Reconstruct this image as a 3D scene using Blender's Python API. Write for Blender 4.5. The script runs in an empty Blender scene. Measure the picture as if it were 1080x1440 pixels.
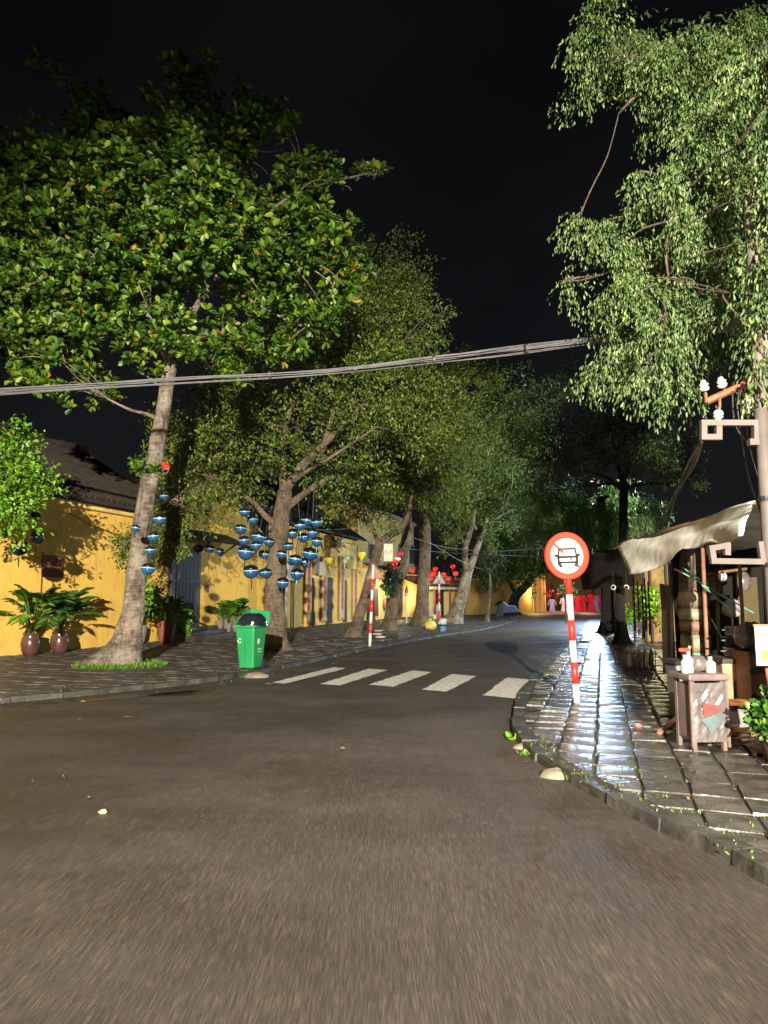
import bpy, math, random
import numpy as np
from mathutils import Vector, Matrix
R = math.radians
rnd = random.Random(7)
rng = np.random.default_rng(7)
scene = bpy.context.scene
col = scene.collection

# ------------------------------------------------------------------ camera
F = 1000.0
PITCH = math.atan(0.12)
CAMZ = 1.5
cd = bpy.data.cameras.new('camera'); cam = bpy.data.objects.new('camera', cd); col.objects.link(cam)
cam.location = (0, 0, CAMZ); cam.rotation_euler = (R(90) + PITCH, 0, 0)
cd.sensor_fit = 'VERTICAL'; cd.sensor_height = 36; cd.lens = 25.0; cd.clip_start = 0.05; cd.clip_end = 2000
scene.camera = cam
scene.view_settings.view_transform = 'Standard'; scene.view_settings.look = 'None'
scene.view_settings.exposure = 0.0; scene.view_settings.gamma = 1.0

# ------------------------------------------------------------------ world : night sky with faint cloud
w = bpy.data.worlds.new('World'); scene.world = w; w.use_nodes = True
nt = w.node_tree; nt.nodes.clear()
wo = nt.nodes.new('ShaderNodeOutputWorld'); bg = nt.nodes.new('ShaderNodeBackground')
tc = nt.nodes.new('ShaderNodeTexCoord'); nz = nt.nodes.new('ShaderNodeTexNoise'); nz.inputs['Scale'].default_value = 2.2
nz.inputs['Detail'].default_value = 4
sky = nt.nodes.new('ShaderNodeTexSky'); sky.sky_type = 'NISHITA'; sky.sun_disc = False
sky.sun_elevation = R(3); sky.sun_rotation = R(200)
rp = nt.nodes.new('ShaderNodeValToRGB')
rp.color_ramp.elements[0].position = 0.35; rp.color_ramp.elements[0].color = (0.0022, 0.0023, 0.0028, 1)
rp.color_ramp.elements[1].position = 0.75; rp.color_ramp.elements[1].color = (0.0065, 0.0066, 0.0080, 1)
sc_ = nt.nodes.new('ShaderNodeVectorMath'); sc_.operation = 'SCALE'; sc_.inputs['Scale'].default_value = 0.0004
ad = nt.nodes.new('ShaderNodeVectorMath'); ad.operation = 'ADD'
nt.links.new(tc.outputs['Generated'], nz.inputs['Vector']); nt.links.new(nz.outputs['Fac'], rp.inputs['Fac'])
nt.links.new(sky.outputs['Color'], sc_.inputs[0]); nt.links.new(sc_.outputs[0], ad.inputs[0]); nt.links.new(rp.outputs['Color'], ad.inputs[1])
sx_ = nt.nodes.new('ShaderNodeSeparateXYZ'); nt.links.new(tc.outputs['Generated'], sx_.inputs[0])
gr_ = nt.nodes.new('ShaderNodeMapRange'); gr_.inputs['From Min'].default_value = 0.0; gr_.inputs['From Max'].default_value = 0.6; gr_.inputs['To Min'].default_value = 2.1; gr_.inputs['To Max'].default_value = 0.75
nt.links.new(sx_.outputs['Z'], gr_.inputs['Value']); gm_ = nt.nodes.new('ShaderNodeVectorMath'); gm_.operation = 'SCALE'
nt.links.new(ad.outputs[0], gm_.inputs[0]); nt.links.new(gr_.outputs[0], gm_.inputs['Scale'])
nt.links.new(gm_.outputs[0], bg.inputs['Color']); bg.inputs['Strength'].default_value = 1.0
nt.links.new(bg.outputs[0], wo.inputs[0])

# ------------------------------------------------------------------ lamps
def lamp(name, kind, loc, power, colr, radius=0.15, target=None, size=None, blend=0.3):
    l = bpy.data.lights.new(name, kind); l.energy = power; l.color = colr
    l.shadow_soft_size = radius
    o = bpy.data.objects.new(name, l); col.objects.link(o); o.location = loc
    if target is not None:
        o.rotation_euler = (Vector(target) - Vector(loc)).to_track_quat('-Z', 'Y').to_euler()
    if kind == 'SPOT':
        l.spot_size = size; l.spot_blend = blend
    return o
lamp('street_light', 'SPOT', (0.2, -16.0, 6.4), 124000, (1.0, 0.90, 0.74), 0.12, (-1.0, 20, -8.0), R(68), 0.45)
lamp('street_light', 'SPOT', (-1.5, -7.0, 6.0), 3000, (1.0, 0.87, 0.72), 0.15, (4.6, 7, 2.6), R(62), 0.35)

lamp('street_light', 'SPOT', (3.6, 1.6, 7.5), 3000, (1.0, 0.88, 0.74), 0.2, (4.0, 2.6, 0), R(85), 0.10)

# ------------------------------------------------------------------ mapping helpers (metres)
cp, sp = math.cos(PITCH), math.sin(PITCH)
def ray(px, py):
    a, b = (px - 540) / F, (720 - py) / F
    return Vector((a, cp - b * sp, sp + b * cp))
def P(px, py, Y):
    d = ray(px, py); t = Y / d.y
    return Vector((d.x * t, Y, CAMZ + d.z * t))
def G(px, py, z=0.0):
    d = ray(px, py); t = (z - CAMZ) / d.z
    return Vector((d.x * t, d.y * t, z))
TH = R(17.0)
D = Vector((math.sin(TH), math.cos(TH), 0)); Rv = Vector((math.cos(TH), -math.sin(TH), 0))
def SF(s, w_, z=0.0): return D * s + Rv * w_ + Vector((0, 0, z))
def sw(v): return v.dot(D), v.dot(Rv)
WL = -14.2
def FP(px, py, w_=WL):
    d = ray(px, py); t = w_ / d.dot(Rv)
    q = d * t; return q.dot(D), q.z + CAMZ        # s and z on a plane parallel to the street

# ------------------------------------------------------------------ materials
def newmat(name):
    m = bpy.data.materials.new(name); m.use_nodes = True
    nt = m.node_tree; b = nt.nodes['Principled BSDF']
    return m, nt, b
def N(nt, t, **kw):
    n = nt.nodes.new(t)
    for k, v in kw.items():
        if k in n.inputs: n.inputs[k].default_value = v
        else: setattr(n, k, v)
    return n
def mat(name, c, rough=0.7, metal=0.0, var=0.25, scale=6.0, bump=0.0, bscale=40.0, emit=None, stretch=None, c2=None, spec=0.5, rvar=0.0, objvar=0.0):
    m, nt, b = newmat(name)
    tc = N(nt, 'ShaderNodeTexCoord'); mp = N(nt, 'ShaderNodeMapping')
    if stretch: mp.inputs['Scale'].default_value = stretch
    nt.links.new(tc.outputs['Object'], mp.inputs[0])
    nz = N(nt, 'ShaderNodeTexNoise', Scale=scale, Detail=6.0, Roughness=0.6)
    nt.links.new(mp.outputs[0], nz.inputs['Vector'])
    rp = N(nt, 'ShaderNodeValToRGB')
    c2_ = c2 if c2 else tuple(min(1, x * (1 + var)) for x in c)
    e = rp.color_ramp.elements
    e[0].position = .32; e[0].color = (*[x * (1 - var) for x in c], 1)
    e[1].position = .68; e[1].color = (*c2_, 1)
    nt.links.new(nz.outputs['Fac'], rp.inputs['Fac'])
    out = rp.outputs['Color']
    if objvar:
        oi = N(nt, 'ShaderNodeObjectInfo'); mr = N(nt, 'ShaderNodeMapRange')
        mr.inputs['To Min'].default_value = 1 - objvar; mr.inputs['To Max'].default_value = 1 + objvar
        nt.links.new(oi.outputs['Random'], mr.inputs['Value'])
        vm = N(nt, 'ShaderNodeVectorMath', operation='SCALE'); nt.links.new(out, vm.inputs[0]); nt.links.new(mr.outputs[0], vm.inputs['Scale'])
        out = vm.outputs[0]
    nt.links.new(out, b.inputs['Base Color'])
    b.inputs['Roughness'].default_value = rough; b.inputs['Metallic'].default_value = metal
    b.inputs['Specular IOR Level'].default_value = spec
    if rvar:
        mr = N(nt, 'ShaderNodeMapRange'); mr.inputs['From Min'].default_value = .3; mr.inputs['From Max'].default_value = .7
        mr.inputs['To Min'].default_value = max(0.03, rough - rvar); mr.inputs['To Max'].default_value = min(1, rough + rvar)
        n2 = N(nt, 'ShaderNodeTexNoise', Scale=scale * .6, Detail=4.0); nt.links.new(mp.outputs[0], n2.inputs['Vector'])
        nt.links.new(n2.outputs['Fac'], mr.inputs['Value']); nt.links.new(mr.outputs[0], b.inputs['Roughness'])
    if bump:
        n3 = N(nt, 'ShaderNodeTexNoise', Scale=bscale, Detail=5.0); nt.links.new(mp.outputs[0], n3.inputs['Vector'])
        bp = N(nt, 'ShaderNodeBump', Strength=bump, Distance=0.02)
        nt.links.new(n3.outputs['Fac'], bp.inputs['Height']); nt.links.new(bp.outputs[0], b.inputs['Normal'])
    if emit:
        b.inputs['Emission Color'].default_value = (*emit[:3], 1); b.inputs['Emission Strength'].default_value = emit[3]
    return m
def leafmat(name, cols, rough=0.45, trans=0.25):
    m, nt, b = newmat(name)
    g = N(nt, 'ShaderNodeNewGeometry'); rp = N(nt, 'ShaderNodeValToRGB'); rp.color_ramp.interpolation = 'LINEAR'
    e = rp.color_ramp.elements
    e[0].position = 0; e[0].color = (*cols[0][1], 1); e[1].position = 1; e[1].color = (*cols[-1][1], 1)
    for p_, c_ in cols[1:-1]:
        k = e.new(p_); k.color = (*c_, 1)
    nt.links.new(g.outputs['Random Per Island'], rp.inputs['Fac']); nt.links.new(rp.outputs['Color'], b.inputs['Base Color'])
    b.inputs['Roughness'].default_value = rough
    tr = N(nt, 'ShaderNodeBsdfTranslucent'); nt.links.new(rp.outputs['Color'], tr.inputs['Color'])
    mx = N(nt, 'ShaderNodeMixShader'); mx.inputs[0].default_value = trans
    nt.links.new(b.outputs[0], mx.inputs[1]); nt.links.new(tr.outputs[0], mx.inputs[2])
    nt.links.new(mx.outputs[0], nt.nodes['Material Output'].inputs[0])
    return m

def asphalt_mat():
    m, nt, b = newmat('asphalt')
    tc = N(nt, 'ShaderNodeTexCoord')
    def noise(scale, st, det=6.0):
        mp = N(nt, 'ShaderNodeMapping'); mp.inputs['Scale'].default_value = st; nt.links.new(tc.outputs['Object'], mp.inputs[0])
        n = N(nt, 'ShaderNodeTexNoise', Scale=scale, Detail=det, Roughness=0.65); nt.links.new(mp.outputs[0], n.inputs['Vector']); return n
    grain = noise(150, (1, .05, 1)); fine = noise(260, (1, 1, 1)); streak = noise(48, (1, .035, 1)); wear = noise(9, (1, .12, 1)); big = noise(.35, (1, 1, 1)); mid = noise(1.6, (1, .5, 1))
    rp = N(nt, 'ShaderNodeValToRGB'); e = rp.color_ramp.elements
    e[0].position = .30; e[0].color = (.016, .0125, .010, 1); e[1].position = .70; e[1].color = (.100, .073, .054, 1)
    k = e.new(.5); k.color = (.042, .033, .026, 1)
    nt.links.new(grain.outputs['Fac'], rp.inputs['Fac'])
    def mulmr(inp, a, c_, fmin=.3, fmax=.7):
        mr = N(nt, 'ShaderNodeMapRange'); mr.inputs['From Min'].default_value = fmin; mr.inputs['From Max'].default_value = fmax
        mr.inputs['To Min'].default_value = a; mr.inputs['To Max'].default_value = c_; nt.links.new(inp, mr.inputs['Value']); return mr.outputs[0]
    out = rp.outputs['Color']
    for n, a, c_ in ((wear, .86, 1.14), (big, .72, 1.22), (mid, .93, 1.07), (fine, .72, 1.28), (streak, .72, 1.3)):
        vm = N(nt, 'ShaderNodeVectorMath', operation='SCALE'); nt.links.new(out, vm.inputs[0]); nt.links.new(mulmr(n.outputs['Fac'], a, c_), vm.inputs['Scale']); out = vm.outputs[0]
    nt.links.new(out, b.inputs['Base Color'])
    # damp smooth patches along the gutters
    wet = noise(.55, (1, 1.6, 1), 3.0)
    nt.links.new(mulmr(wet.outputs['Fac'], .55, .85, .38, .6), b.inputs['Roughness'])
    bp = N(nt, 'ShaderNodeBump', Strength=.55, Distance=.012); nt.links.new(fine.outputs['Fac'], bp.inputs['Height'])
    bp2 = N(nt, 'ShaderNodeBump', Strength=.5, Distance=.012); nt.links.new(grain.outputs['Fac'], bp2.inputs['Height']); nt.links.new(bp.outputs[0], bp2.inputs['Normal'])
    nt.links.new(bp2.outputs[0], b.inputs['Normal'])
    return m
def plaster_mat(name, c, dirt=(.25, .17, .06), amount=.5, rough=.85):
    m, nt, b = newmat(name)
    tc = N(nt, 'ShaderNodeTexCoord')
    n1 = N(nt, 'ShaderNodeTexNoise', Scale=.9, Detail=8.0, Roughness=.7); n2 = N(nt, 'ShaderNodeTexNoise', Scale=3.5, Detail=8.0, Roughness=.7)
    mp = N(nt, 'ShaderNodeMapping'); mp.inputs['Scale'].default_value = (2.5, 2.5, .5)
    nt.links.new(tc.outputs['Object'], mp.inputs[0]); nt.links.new(tc.outputs['Object'], n1.inputs['Vector']); nt.links.new(mp.outputs[0], n2.inputs['Vector'])
    mul = N(nt, 'ShaderNodeMath', operation='MULTIPLY'); nt.links.new(n1.outputs['Fac'], mul.inputs[0]); nt.links.new(n2.outputs['Fac'], mul.inputs[1])
    mr = N(nt, 'ShaderNodeMapRange'); mr.inputs['From Min'].default_value = .24; mr.inputs['From Max'].default_value = .42
    mr.inputs['To Max'].default_value = amount; nt.links.new(mul.outputs[0], mr.inputs['Value'])
    mx = N(nt, 'ShaderNodeMix', data_type='RGBA'); mx.inputs['A'].default_value = (*c, 1); mx.inputs['B'].default_value = (*dirt, 1)
    for i in mx.inputs:
        if i.name == 'A' and i.type == 'RGBA': i.default_value = (*c, 1)
        if i.name == 'B' and i.type == 'RGBA': i.default_value = (*dirt, 1)
    nt.links.new(mr.outputs[0], mx.inputs[0])
    co = [o for o in mx.outputs if o.type == 'RGBA'][0]
    nt.links.new(co, b.inputs['Base Color']); b.inputs['Roughness'].default_value = rough
    bp = N(nt, 'ShaderNodeBump', Strength=.35, Distance=.03); n3 = N(nt, 'ShaderNodeTexNoise', Scale=14.0, Detail=8.0); nt.links.new(tc.outputs['Object'], n3.inputs['Vector'])
    nt.links.new(n3.outputs['Fac'], bp.inputs['Height']); nt.links.new(bp.outputs[0], b.inputs['Normal'])
    return m
def bark_mat(name, c, c2):
    m, nt, b = newmat(name)
    tc = N(nt, 'ShaderNodeTexCoord')
    mp = N(nt, 'ShaderNodeMapping'); mp.inputs['Scale'].default_value = (1, 1, .35); nt.links.new(tc.outputs['Object'], mp.inputs[0])
    n = N(nt, 'ShaderNodeTexNoise', Scale=14.0, Detail=8.0, Roughness=.7); nt.links.new(mp.outputs[0], n.inputs['Vector'])
    n2 = N(nt, 'ShaderNodeTexNoise', Scale=2.5, Detail=3.0); nt.links.new(tc.outputs['Object'], n2.inputs['Vector'])
    mxf = N(nt, 'ShaderNodeMath', operation='ADD'); mxf.inputs[1].default_value = -.5; nt.links.new(n2.outputs['Fac'], mxf.inputs[0])
    a2 = N(nt, 'ShaderNodeMath', operation='ADD'); nt.links.new(n.outputs['Fac'], a2.inputs[0]); nt.links.new(mxf.outputs[0], a2.inputs[1])
    mp3 = N(nt, 'ShaderNodeMapping'); mp3.inputs['Scale'].default_value = (1, 1, 4.5); nt.links.new(tc.outputs['Object'], mp3.inputs[0])
    n4 = N(nt, 'ShaderNodeTexNoise', Scale=4.0, Detail=9.0, Roughness=.75); nt.links.new(mp3.outputs[0], n4.inputs['Vector'])
    s4 = N(nt, 'ShaderNodeMath', operation='MULTIPLY_ADD'); s4.inputs[1].default_value = 1.1; s4.inputs[2].default_value = -.55; nt.links.new(n4.outputs['Fac'], s4.inputs[0])
    a3 = N(nt, 'ShaderNodeMath', operation='ADD'); nt.links.new(a2.outputs[0], a3.inputs[0]); nt.links.new(s4.outputs[0], a3.inputs[1]); a2 = a3
    rp = N(nt, 'ShaderNodeValToRGB'); e = rp.color_ramp.elements
    e[0].position = .28; e[0].color = (*c, 1); e[1].position = .72; e[1].color = (*c2, 1); nt.links.new(a2.outputs[0], rp.inputs['Fac'])
    nt.links.new(rp.outputs['Color'], b.inputs['Base Color']); b.inputs['Roughness'].default_value = .9
    bp = N(nt, 'ShaderNodeBump', Strength=1.0, Distance=.09); nt.links.new(a2.outputs[0], bp.inputs['Height']); nt.links.new(bp.outputs[0], b.inputs['Normal'])
    return m

M = {}
M['asphalt'] = asphalt_mat()
M['patch'] = mat('asphalt_patch', (.02, .02, .02), .45, bump=.4, bscale=120, rvar=.2)
M['paint'] = mat('road_paint', (.62, .60, .55), .7, var=.3, scale=11, bump=.3, bscale=150)
M['stone'] = mat('paving_stone', (.050, .046, .041), .33, var=.6, scale=4, bump=.75, bscale=16, rvar=.2, objvar=.4)
M['stone_l'] = mat('paving_slab', (.055, .049, .045), .6, var=.5, scale=3, bump=.7, bscale=18, rvar=.2, objvar=.15)
M['bed'] = mat('pavement_bed', (.035, .033, .028), .7, var=.5, scale=3, bump=.5, bscale=30, c2=(.05, .055, .03))
M['kerb'] = mat('kerb_stone', (.040, .037, .032), .6, var=.7, scale=3.5, bump=1.0, bscale=9, objvar=.2, rvar=.2)
M['yellow'] = plaster_mat('yellow_plaster', (.80, .51, .095), (.40, .25, .09), .75)
M['yellow2'] = plaster_mat('pale_yellow_plaster', (.84, .60, .20), (.38, .24, .10), .7)
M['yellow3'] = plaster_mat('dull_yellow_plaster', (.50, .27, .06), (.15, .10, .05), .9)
M['cream'] = plaster_mat('cream_plaster', (.60, .48, .30), (.3, .22, .12), .5)
M['tile'] = mat('clay_roof_tile', (.030, .021, .015), .85, var=.5, scale=5, bump=.5, bscale=20)
M['darkroof'] = mat('dark_roof_sheet', (.035, .035, .038), .55, var=.3, scale=3)
M['wood_dark'] = mat('dark_door_wood', (.045, .034, .030), .6, var=.4, scale=8, stretch=(1, 1, .1), bump=.4, bscale=40)
M['wood_grey'] = mat('weathered_door_wood', (.055, .055, .06), .6, var=.4, scale=9, stretch=(1, 1, .1), bump=.4, bscale=40)
M['wood_red'] = mat('red_brown_wood', (.16, .045, .03), .55, var=.3, scale=8, stretch=(1, 1, .2))
M['wood'] = mat('brown_wood', (.20, .10, .055), .6, var=.35, scale=8, stretch=(1, .2, 1), bump=.3)
M['orange_wood'] = mat('orange_plank', (.50, .19, .055), .5, var=.2, scale=5)
M['bark_pale'] = bark_mat('pale_bark', (.085, .065, .048), (.38, .32, .25))
M['bark'] = bark_mat('brown_bark', (.07, .05, .033), (.24, .18, .12))
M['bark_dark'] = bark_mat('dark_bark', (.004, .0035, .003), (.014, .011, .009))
M['tape'] = mat('wrapping_tape', (.20, .18, .11), .5, var=.35, scale=9)
M['leaf_dark'] = leafmat('dark_fern_leaf', [(0, (.008, .02, .006)), (1, (.03, .07, .02))])
M['puddle'] = mat('puddle_water', (.014, .013, .012), .28, var=.2, bump=.08, bscale=20)
M['leaf_big'] = leafmat('almond_leaf', [(0, (.014, .042, .006)), (.45, (.045, .115, .010)), (.80, (.12, .22, .018)), (.975, (.25, .30, .03)), (.994, (.30, .18, .03)), (1, (.40, .06, .02))])
M['leaf_mid'] = leafmat('ficus_leaf', [(0, (.026, .055, .010)), (.5, (.085, .14, .018)), (.9, (.20, .26, .035)), (1, (.25, .20, .05))], .6)
M['leaf_far'] = leafmat('dark_green_leaf', [(0, (.02, .04, .014)), (.6, (.045, .08, .025)), (1, (.10, .13, .04))])
M['leaf_droop'] = leafmat('drooping_leaf', [(0, (.03, .07, .018)), (.5, (.09, .16, .045)), (.9, (.19, .26, .085)), (1, (.30, .34, .13))], .5, .3)
M['leaf_pale'] = leafmat('pale_willow_leaf', [(0, (.07, .15, .05)), (.6, (.16, .28, .10)), (1, (.30, .40, .17))], .5, .35)
M['leaf_bright'] = leafmat('bright_leaf', [(0, (.06, .18, .01)), (.6, (.14, .32, .02)), (1, (.28, .42, .04))])
M['leaf_pot'] = leafmat('pot_plant_leaf', [(0, (.02, .07, .012)), (.6, (.05, .15, .02)), (1, (.14, .22, .04))], .35)
M['grass'] = leafmat('grass_blade', [(0, (.05, .14, .01)), (1, (.16, .26, .03))])
M['red'] = mat('red_paint', (.62, .035, .025), .35, var=.1)
M['signred'] = mat('sign_red', (.80, .055, .03), .35, var=.05, emit=None)
M['white'] = mat('white_paint', (.56, .55, .54), .4, var=.08)
M['black'] = mat('black_paint', (.015, .015, .017), .5, var=.2)
M['grey'] = mat('grey_metal', (.17, .17, .17), .5, var=.15, metal=.3)
M['rust'] = mat('rusty_metal', (.22, .09, .045), .7, var=.4, scale=12)
M['brown_tri'] = mat('brown_sign_back', (.26, .10, .06), .6, var=.3, scale=12)
M['green_bin'] = mat('green_plastic', (.016, .21, .07), .38, var=.12, scale=3, rvar=.1)
M['bag'] = mat('black_plastic_film', (.012, .012, .016), .2, var=.2, bump=.5, bscale=9)
M['pot_brown'] = mat('glazed_brown_pot', (.075, .035, .028), .25, var=.3, scale=5)
M['pot_red'] = mat('terracotta_pot', (.22, .07, .04), .7, var=.3)
M['pot_grey'] = mat('grey_stone_pot', (.20, .16, .14), .8, var=.3)
M['blue'] = mat('blue_lantern_silk', (.018, .075, .17), .30, var=.15, scale=20)
M['bluedark'] = mat('dark_blue_lantern_silk', (.004, .009, .014), .3, var=.2)
M['blueglint'] = mat('painted_blue_glint', (.30, .55, .80), .3, var=.05)  # glossy highlight on the blue lantern silk, painted as a pale ring
M['lred'] = mat('red_lantern_silk', (.70, .03, .02), .45, var=.1, emit=(1, .04, .02, .25))
M['lyellow'] = mat('yellow_lantern_silk', (.75, .65, .05), .5, var=.1)
M['lmint'] = mat('mint_lantern_silk', (.50, .72, .50), .5, var=.1)
M['lwhite'] = mat('white_lantern_silk', (.7, .75, .8), .5, var=.1)
M['lmagenta'] = mat('magenta_lantern_silk', (.62, .02, .14), .5, var=.1)
M['canvas'] = mat('canvas_tarp', (.64, .65, .57), .75, var=.28, scale=2.5, bump=.6, bscale=5)
M['canvas_dark'] = mat('dark_sheet', (.008, .008, .008), .9, var=.2, scale=3)
M['cloth_grey'] = mat('grey_cloth', (.20, .18, .17), .85, var=.25, scale=4)
M['meander'] = mat('pinkish_grey_steel', (.095, .078, .07), .6, var=.15, scale=6)
M['concrete'] = mat('pole_concrete', (.19, .165, .13), .85, var=.3, scale=7, bump=.3, bscale=30)
M['cable'] = mat('cable_sheath', (.13, .13, .135), .5, var=.2)
M['cabledark'] = mat('dark_cable', (.03, .03, .03), .5, var=.2)
M['wrap'] = mat('clear_wrap_film', (.105, .092, .09), .25, var=.3, scale=7, bump=.8, bscale=8, rvar=.1)
M['pinkwood'] = mat('pale_pinkish_wood', (.125, .09, .082), .6, var=.25, scale=7)
M['bottle'] = mat('milky_bottle', (.30, .30, .29), .3, var=.1)
M['bottle_red'] = mat('dark_red_bottle', (.12, .03, .03), .2, var=.2)
M['porc'] = mat('porcelain', (.55, .50, .42), .3, var=.2)
M['steel'] = mat('steel', (.35, .37, .38), .25, metal=.8, var=.1)
M['rock'] = mat('pale_rock', (.15, .135, .09), .85, var=.35, scale=4, bump=.7, bscale=10)
M['teal'] = mat('teal_print', (.05, .45, .40), .6, var=.05)
M['posterw'] = mat('poster_cream', (.50, .47, .36), .6, var=.1)
M['posterY'] = mat('poster_yellow', (.80, .58, .05), .6, var=.05)
M['pink'] = mat('faded_pink_panel', (.42, .19, .15), .7, var=.25, scale=12)
M['cardboard'] = mat('cardboard', (.32, .20, .12), .8, var=.2)
M['yellowbag'] = mat('yellow_bag_film', (.60, .50, .14), .4, var=.25, scale=9, bump=.4, bscale=12)
M['buck_blue'] = mat('blue_bucket', (.16, .42, .62), .4, var=.1)
M['red_cloth'] = mat('red_cloth', (.65, .02, .04), .8, var=.15)
M['blue_cloth'] = mat('pale_blue_cloth', (.30, .36, .55), .8, var=.3, scale=9)
M['navy'] = mat('navy_cover', (.003, .004, .010), .5, var=.3)
M['lit'] = mat('lit_lamp', (.9, .9, .85), .4, emit=(1, .93, .8, 9))
M['litcool'] = mat('lit_cool_lamp', (.9, .95, 1), .4, emit=(.8, .9, 1, 14))
M['green_tie'] = mat('green_rope', (.10, .34, .22), .6, var=.2)
M['palm_fruit'] = mat('gilt_carving', (.45, .28, .06), .5, var=.5, scale=12)
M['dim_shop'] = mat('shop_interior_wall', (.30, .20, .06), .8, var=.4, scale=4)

# ------------------------------------------------------------------ mesh builder
class MB:
    def __init__(s): s.v = []; s.f = []; s.m = []
    def add(s, vs, fs, mi=0):
        o = len(s.v); s.v += [tuple(x) for x in vs]; s.f += [tuple(i + o for i in f) for f in fs]; s.m += [mi] * len(fs); return s
    def box(s, c, size, rot=None, taper=1.0, mi=0):
        c = Vector(c); hx, hy, hz = [k / 2 for k in size]; vs = []
        for z, t in ((-hz, 1), (hz, taper)):
            for x, y in ((-hx, -hy), (hx, -hy), (hx, hy), (-hx, hy)):
                q = Vector((x * t, y * t, z)); vs.append(c + (rot @ q if rot else q))
        return s.add(vs, [(3, 2, 1, 0), (4, 5, 6, 7), (0, 1, 5, 4), (1, 2, 6, 5), (2, 3, 7, 6), (3, 0, 4, 7)], mi)
    def tube(s, pts, rad, n=8, caps=True, mi=0, wob=0.0, fl=None):
        pts = [Vector(p) for p in pts]
        if not hasattr(rad, '__len__'): rad = [rad] * len(pts)
        vs = []; up = None
        for i, p in enumerate(pts):
            t = (pts[min(i + 1, len(pts) - 1)] - pts[max(i - 1, 0)]).normalized()
            if up is None: up = Vector((0, 1, 0)) if abs(t.y) < .9 else Vector((1, 0, 0))
            x = t.cross(up).normalized(); y = x.cross(t).normalized(); up = y
            for k in range(n):
                a = 2 * math.pi * k / n; r = rad[i]
                if fl: r *= fl(i, a)
                if wob: r *= 1 + wob * (rnd.random() - .5)
                vs.append(p + x * math.cos(a) * r + y * math.sin(a) * r)
        fs = []
        for i in range(len(pts) - 1):
            for k in range(n):
                fs.append((i * n + k, i * n + (k + 1) % n, (i + 1) * n + (k + 1) % n, (i + 1) * n + k))
        if caps:
            fs.append(tuple(range(n - 1, -1, -1))); fs.append(tuple((len(pts) - 1) * n + k for k in range(n)))
        return s.add(vs, fs, mi)
    def lathe(s, prof, c=(0, 0, 0), n=12, mi=0, sx=1.0, sy=1.0):
        c = Vector(c); vs = []; fs = []
        for r, z in prof:
            for k in range(n):
                a = 2 * math.pi * k / n; vs.append(c + Vector((r * sx * math.cos(a), r * sy * math.sin(a), z)))
        for i in range(len(prof) - 1):
            for k in range(n): fs.append((i * n + k, i * n + (k + 1) % n, (i + 1) * n + (k + 1) % n, (i + 1) * n + k))
        fs.append(tuple(range(n - 1, -1, -1))); fs.append(tuple((len(prof) - 1) * n + k for k in range(n)))
        return s.add(vs, fs, mi)
    def prism(s, poly, off, mi=0):
        poly = [Vector(p) for p in poly]; n = len(poly); off = Vector(off)
        vs = poly + [p + off for p in poly]
        fs = [tuple(range(n - 1, -1, -1)), tuple(range(n, 2 * n))] + [(k, (k + 1) % n, n + (k + 1) % n, n + k) for k in range(n)]
        return s.add(vs, fs, mi)
    def build(s, name, mats, parent=None, smooth=False, loc=None, rz=0, bevel=0.0, sub=0):
        me = bpy.data.meshes.new(name); me.from_pydata(s.v, [], s.f)
        if not isinstance(mats, (list, tuple)): mats = [mats]
        for m_ in mats: me.materials.append(m_)
        if len(mats) > 1: me.polygons.foreach_set('material_index', s.m)
        import bmesh
        bm = bmesh.new(); bm.from_mesh(me); bmesh.ops.recalc_face_normals(bm, faces=bm.faces); bm.to_mesh(me); bm.free()
        if smooth: me.polygons.foreach_set('use_smooth', [True] * len(me.polygons))
        o = bpy.data.objects.new(name, me); col.objects.link(o)
        if parent: o.parent = parent
        if loc is not None: o.location = loc
        o.rotation_euler.z = rz
        if bevel:
            b = o.modifiers.new('bevel', 'BEVEL'); b.width = bevel; b.segments = 2; b.limit_method = 'ANGLE'
        if sub:
            b = o.modifiers.new('sub', 'SUBSURF'); b.levels = sub; b.render_levels = sub
        return o
def tag(o, label=None, cat=None, group=None, kind=None):
    if label: o['label'] = label
    if cat: o['category'] = cat
    if group: o['group'] = group
    if kind: o['kind'] = kind
    return o
def thing(name, loc, label, cat, group=None, rz=0.0):
    o = bpy.data.objects.new(name, None); col.objects.link(o); o.location = loc; o.rotation_euler.z = rz; o.empty_display_size = .1
    return tag(o, label, cat, group)
def kids(o): return [c for c in bpy.data.objects if c.parent == o]
def clone(o, parent=None):
    ch = kids(o); c = o.copy(); col.objects.link(c)
    if parent: c.parent = parent
    for k in ch: clone(k, c)
    return c
def np_mesh(name, verts, faces4, mt, parent=None, smooth=False):
    me = bpy.data.meshes.new(name); nv = len(verts); nf = len(faces4)
    me.vertices.add(nv); me.vertices.foreach_set('co', verts.astype(np.float32).ravel())
    me.loops.add(nf * 4); me.loops.foreach_set('vertex_index', faces4.astype(np.int32).ravel())
    me.polygons.add(nf); me.polygons.foreach_set('loop_start', np.arange(0, nf * 4, 4, dtype=np.int32))
    me.update(calc_edges=True); me.materials.append(mt)
    o = bpy.data.objects.new(name, me); col.objects.link(o)
    if parent: o.parent = parent
    return o
def unit(a): return a / np.maximum(np.linalg.norm(a, axis=1, keepdims=True), 1e-9)
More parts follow.
